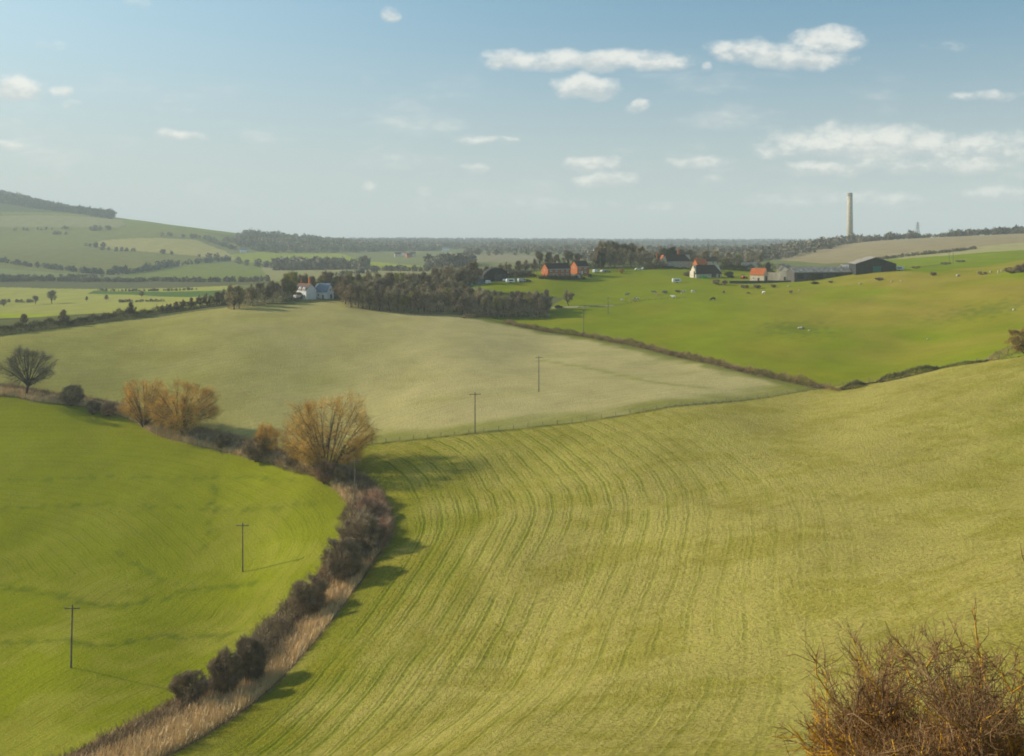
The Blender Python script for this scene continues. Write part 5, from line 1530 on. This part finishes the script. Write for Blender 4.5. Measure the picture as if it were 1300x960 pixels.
cow('pale cow lying furthest left below the lane', 790, 382, 'white', 'g', 0.2, .8)

def sheep_mesh():
    v = [(-.35, 0, .55), (.05, 0, .56), (.38, 0, .58), (.58, 0, .62), (.78, 0, .56)]
    rad = [.26, .30, .24, .12, .08]; e = [(0, 1), (1, 2), (2, 3), (3, 4)]
    for x, q in ((-.35, 0), (.35, 2)):
        for s in (-1, 1):
            n = len(v); v += [(x, s*.13, .3), (x, s*.13, .02)]; rad += [.06, .045]; e += [(q, n), (n, n+1)]
    return skin_mesh('sheep', v, e, rad, 1)
sh = sheep_mesh(); sh.materials.append(HD['white'])
for i, (u, D) in enumerate(((1069, 745), (1073, 750), (1076, 742), (1079, 752), (1083, 746), (1086, 750))):
    o = bpy.data.objects.new('sheep', sh); COL.objects.link(o); o.location = at(u, D); o.rotation_euler = (0, 0, R_.uniform(0, 6.28)); o.scale = (1.5,)*3
    tag(o, 'white sheep behind the farm sheds, %s from the left in its small flock' % ORD[i], 'sheep', 'flock of sheep behind the farm')

# pale stones and worn chalk
def stone(label, u, v, w, h, seed):
    r = np.random.default_rng(seed)
    bmesh = __import__('bmesh'); bm = bmesh.new(); bmesh.ops.create_icosphere(bm, subdivisions=3, radius=1)
    for q in bm.verts:
        f = 1+0.22*math.sin(q.co.x*4+seed)*math.sin(q.co.y*5+seed*2)+0.12*math.sin(q.co.z*7+q.co.x*6+seed); q.co *= f
        q.co.x *= w/2; q.co.y *= w/2*0.8; q.co.z *= h*0.62
    me = bpy.data.meshes.new('stone'); bm.to_mesh(me); bm.free()
    for pl in me.polygons: pl.use_smooth = True
    o = link('pale_stone', me, M['chalk']); p = ray(u, v, 250); o.location = p+Vector((0, 0, h*0.25)); o.rotation_euler = (0, 0, seed)
    tag(o, label, 'stone')
for i, (u, v, w, h, lb) in enumerate([(1017, 417, 4.0, 1.0, 'largest pale stone on the worn mound in the middle of the pasture'), (1028, 420, 2.2, .6, 'smaller pale stone right of the mound stone'), (1216, 351, 2.6, 1.7, 'broad upright pale stone on the upper pasture edge'),
                                      (1258, 346, 1.6, 1.2, 'pale stone left of the upright pair near the right edge'), (1267, 347, 1.0, 2.2, 'left one of two thin upright pale stones'), (1271.5, 345, 1.0, 2.0, 'right one of two thin upright pale stones'),
                                      (1132, 358, 1.6, .9, 'pale stone below the black barn, left one'), (1144, 357, 1.6, .9, 'pale stone below the black barn, right one'), (1092, 361, 2.0, 1.1, 'pale stone below the long shed, by itself'),
                                      (1015, 369, 2.0, .8, 'flat pale stone right of the small black cow'), (1287, 394, 1.6, 1.0, 'pale stone on the rough slope near the right edge'), (1001, 364, 1.8, .9, 'pale stone above the small black cow'), (1178, 431, 1.4, .5, 'small pale stone low in the pasture'), (1241, 346, 1.0, .9, 'small pale stone left of the dark scrub bush')]):
    stone(lb, u, v, w*0.75, h*0.75, i+1)

# ------------------------------------------------------------------ thorn bushes on the bank just below the viewpoint
M['thorn'] = mat('thorn', (0.32, 0.22, 0.12), var=0.35, scale=6)
M['thorn_dark'] = mat('thorn_dark', (0.27, 0.155, 0.065), var=0.35, scale=5)
M['lichen'] = mat('lichen', (0.80, 0.50, 0.03), var=0.3, scale=9, col2=(0.60, 0.30, 0.03))
M['dead_leaf'] = mat('dead_leaf', (0.42, 0.17, 0.03), var=0.4, scale=12, col2=(0.30, 0.20, 0.05))


def thorn_bush(label, u, D, H, R, seed, n_st, n_br, n_tw, lich=0.35):
    r = np.random.default_rng(seed)
    p = at(u, D)
    t = thing('thorn_bush', label, 'bush', p, 0.0)
    mb = MB(); segs = []
    for i in range(n_st):
        a = r.uniform(0, 6.28); ln = r.uniform(0.65, 1.08)
        b = np.array([math.cos(a), math.sin(a), 0])*r.uniform(0, 0.25*R)
        e = np.array([math.cos(a)*R*r.uniform(.2, 1), math.sin(a)*R*r.uniform(.2, 1), H*ln])
        arch = r.uniform(-.05, .22)*H
        c = (b+e)/2+np.array([0, 0, arch])+r.normal(size=3)*0.1*R
        T = np.linspace(0, 1, 9); P = bez(b, c, e, T)+r.normal(size=(9, 3))*0.03*H*T[:, None]
        mb.tube([tuple(q) for q in P], list(0.030*(1-T*.85)+.003), 5)
        segs.append(P)
    mb.build('stems', M['thorn'], t)
    segs = np.array(segs)
    def grow(src, n, ln, spread, up, t0=0.3):
        k = r.integers(0, len(src), n); m = src.shape[1]-1
        f = r.uniform(t0, 1, n)*m; j = np.minimum(f.astype(int), m-1); q = (f-j)[:, None]
        P = src[k, j]*(1-q)+src[k, j+1]*q; dr = src[k, j+1]-src[k, j]; dr /= np.linalg.norm(dr, axis=1, keepdims=True)+1e-9
        d = dr+r.normal(size=P.shape)*spread; d[:, 2] += up; d /= np.linalg.norm(d, axis=1, keepdims=True)
        L = (ln*r.uniform(.4, 1.2, n))[:, None]
        mid = P+d*L*.5+r.normal(size=P.shape)*L*.07; d2 = d+r.normal(size=P.shape)*.25; e = mid+d2*L*.5
        return np.stack([P, mid, e], 1)
    segs = segs[:]
    br = grow(segs, n_br, H*.30, .75, .25)
    tw = grow(br, n_tw, H*.13, .75, .2, .1)
    fw = grow(tw, n_tw*2, H*.05, .9, .15, .1)
    def tubes(S, r0, r1):
        A = S[:, :-1].reshape(-1, 3); B = S[:, 1:].reshape(-1, 3); w = np.tile(np.linspace(r0, r1, S.shape[1])[:-1], len(S)); w2 = np.tile(np.linspace(r0, r1, S.shape[1])[1:], len(S))
        V = []; ax = B-A; rv = r.normal(size=ax.shape); s1 = np.cross(ax, rv); s1 /= np.linalg.norm(s1, axis=1, keepdims=True)+1e-9
        s2 = np.cross(ax, s1); s2 /= np.linalg.norm(s2, axis=1, keepdims=True)+1e-9
        for X, ww in ((A, w), (B, w2)):
            for q in range(3):
                an = 2*math.pi*q/3; V.append(X+(s1*math.cos(an)+s2*math.sin(an))*ww[:, None])
        V = np.stack(V, 1); base = np.arange(len(A))[:, None, None]*6
        Q = np.array([[0, 1, 4, 3], [1, 2, 5, 4], [2, 0, 3, 5]])[None]+base
        return V.reshape(-1, 3), Q.reshape(-1, 4)
    def obj3(nm, parts, m):
        V = []; Q = []; n = 0
        for v_, q_ in parts: V.append(v_); Q.append(q_+n); n += len(v_)
        link(nm, mesh_from(nm, np.concatenate(V), np.concatenate(Q)), M[m], t)
    low = tw[:, 0, 2] < H*.80
    L_ = (r.random(len(tw)) < lich) & low; Lf = (r.random(len(fw)) < lich*.8) & (fw[:, 0, 2] < H*.8); Lb = (r.random(len(br)) < lich*.6)
    obj3('branches', [tubes(br[~Lb], .011, .005)], 'thorn')
    obj3('twigs', [tubes(tw[~L_], .0055, .003), tubes(fw[~Lf], .0035, .002)], 'thorn_dark')
    obj3('lichen_twigs', [tubes(br[Lb], .013, .007), tubes(tw[L_], .009, .005), tubes(fw[Lf], .006, .004)], 'lichen')
    k = r.integers(0, len(fw), n_tw); P = fw[k, 1]; P = P[P[:, 2] < H*.62]
    dv = r.normal(size=P.shape)*.018
    link('dead_leaves', ribbon_mesh('dead_leaves', P, P+dv, .022, .012, seed), M['dead_leaf'], t)
    return t
thorn_bush('yellow-lichened thorn bush, tallest in the bottom right corner', 1185, 13.5, 2.95, 1.45, 301, 32, 420, 6000, .6)
thorn_bush('thorn bush at the right frame edge with reddish twigs', 1300, 12.5, 2.85, 1.25, 302, 28, 380, 5000, .65)
thorn_bush('low brown thorn bush at the left of the corner thicket', 1118, 14.5, 2.75, .95, 303, 28, 340, 4200, .2)
thorn_bush('low thorn bush between the two tall ones in the corner', 1240, 12.0, 2.15, 1.0, 304, 22, 260, 3000, .7)
thorn_bush('bushy thorn at the very bottom left of the corner thicket', 1160, 12.0, 2.1, 1.1, 305, 24, 280, 3300, .45)
p = at(1322, 9.0)
m_ = MB(); q0 = Vector((0, 0, 0))
hz = -(690-V0)/F*9.0-p.z; xo = (1295-1322)/F*9.0
t = thing('tall_stem', 'single tall bare twig reaching into the right edge of the picture', 'twig', p)
m_.tube([(0.5, 0, 0), (0.25, 0, hz*.5), (0.05, 0.02, hz*.85), (xo+.02, 0, hz*.97), (xo, 0, hz)], [.016, .012, .007, .005, .002], 6).build('stem', M['thorn_dark'], t)
MB().tube([(xo+.02, 0, hz*.97), (xo+.05, 0, hz*.975), (xo+.035, 0, hz*.99)], [.005, .004, .002], 5).tube([(0.05, 0.02, hz*.85), (0.0, 0, hz*.9), (-.02, 0, hz*.91)], [.005, .004, .002], 5).build('side_twig', M['thorn_dark'], t)

# ------------------------------------------------------------------ haze
def build_haze():
    me = bpy.data.meshes.new('haze')
    x0, x1, y0, y1, z0, z1 = -17500, 17500, -100, 8100, -130, 215
    vs = [(x, y, z) for x in (x0, x1) for y in (y0, y1) for z in (z0, z1)]
    fs = [(0, 1, 3, 2), (4, 6, 7, 5), (0, 4, 5, 1), (2, 3, 7, 6), (0, 2, 6, 4), (1, 5, 7, 3)]
    me.from_pydata(vs, [], fs)
    o = bpy.data.objects.new('haze', me); COL.objects.link(o); o['kind'] = 'stuff'
    m = bpy.data.materials.new('haze'); m.use_nodes = True
    t = m.node_tree
    t.nodes.remove(t.nodes['Principled BSDF'])
    v = t.nodes.new('ShaderNodeVolumePrincipled')
    v.inputs['Color'].default_value = (0.84, 0.94, 1.0, 1)
    v.inputs['Density'].default_value = HAZE
    v.inputs['Anisotropy'].default_value = 0.0
    t.links.new(v.outputs[0], t.nodes['Material Output'].inputs['Volume'])
    me.materials.append(m)

HAZE = 0.00015
build_haze()
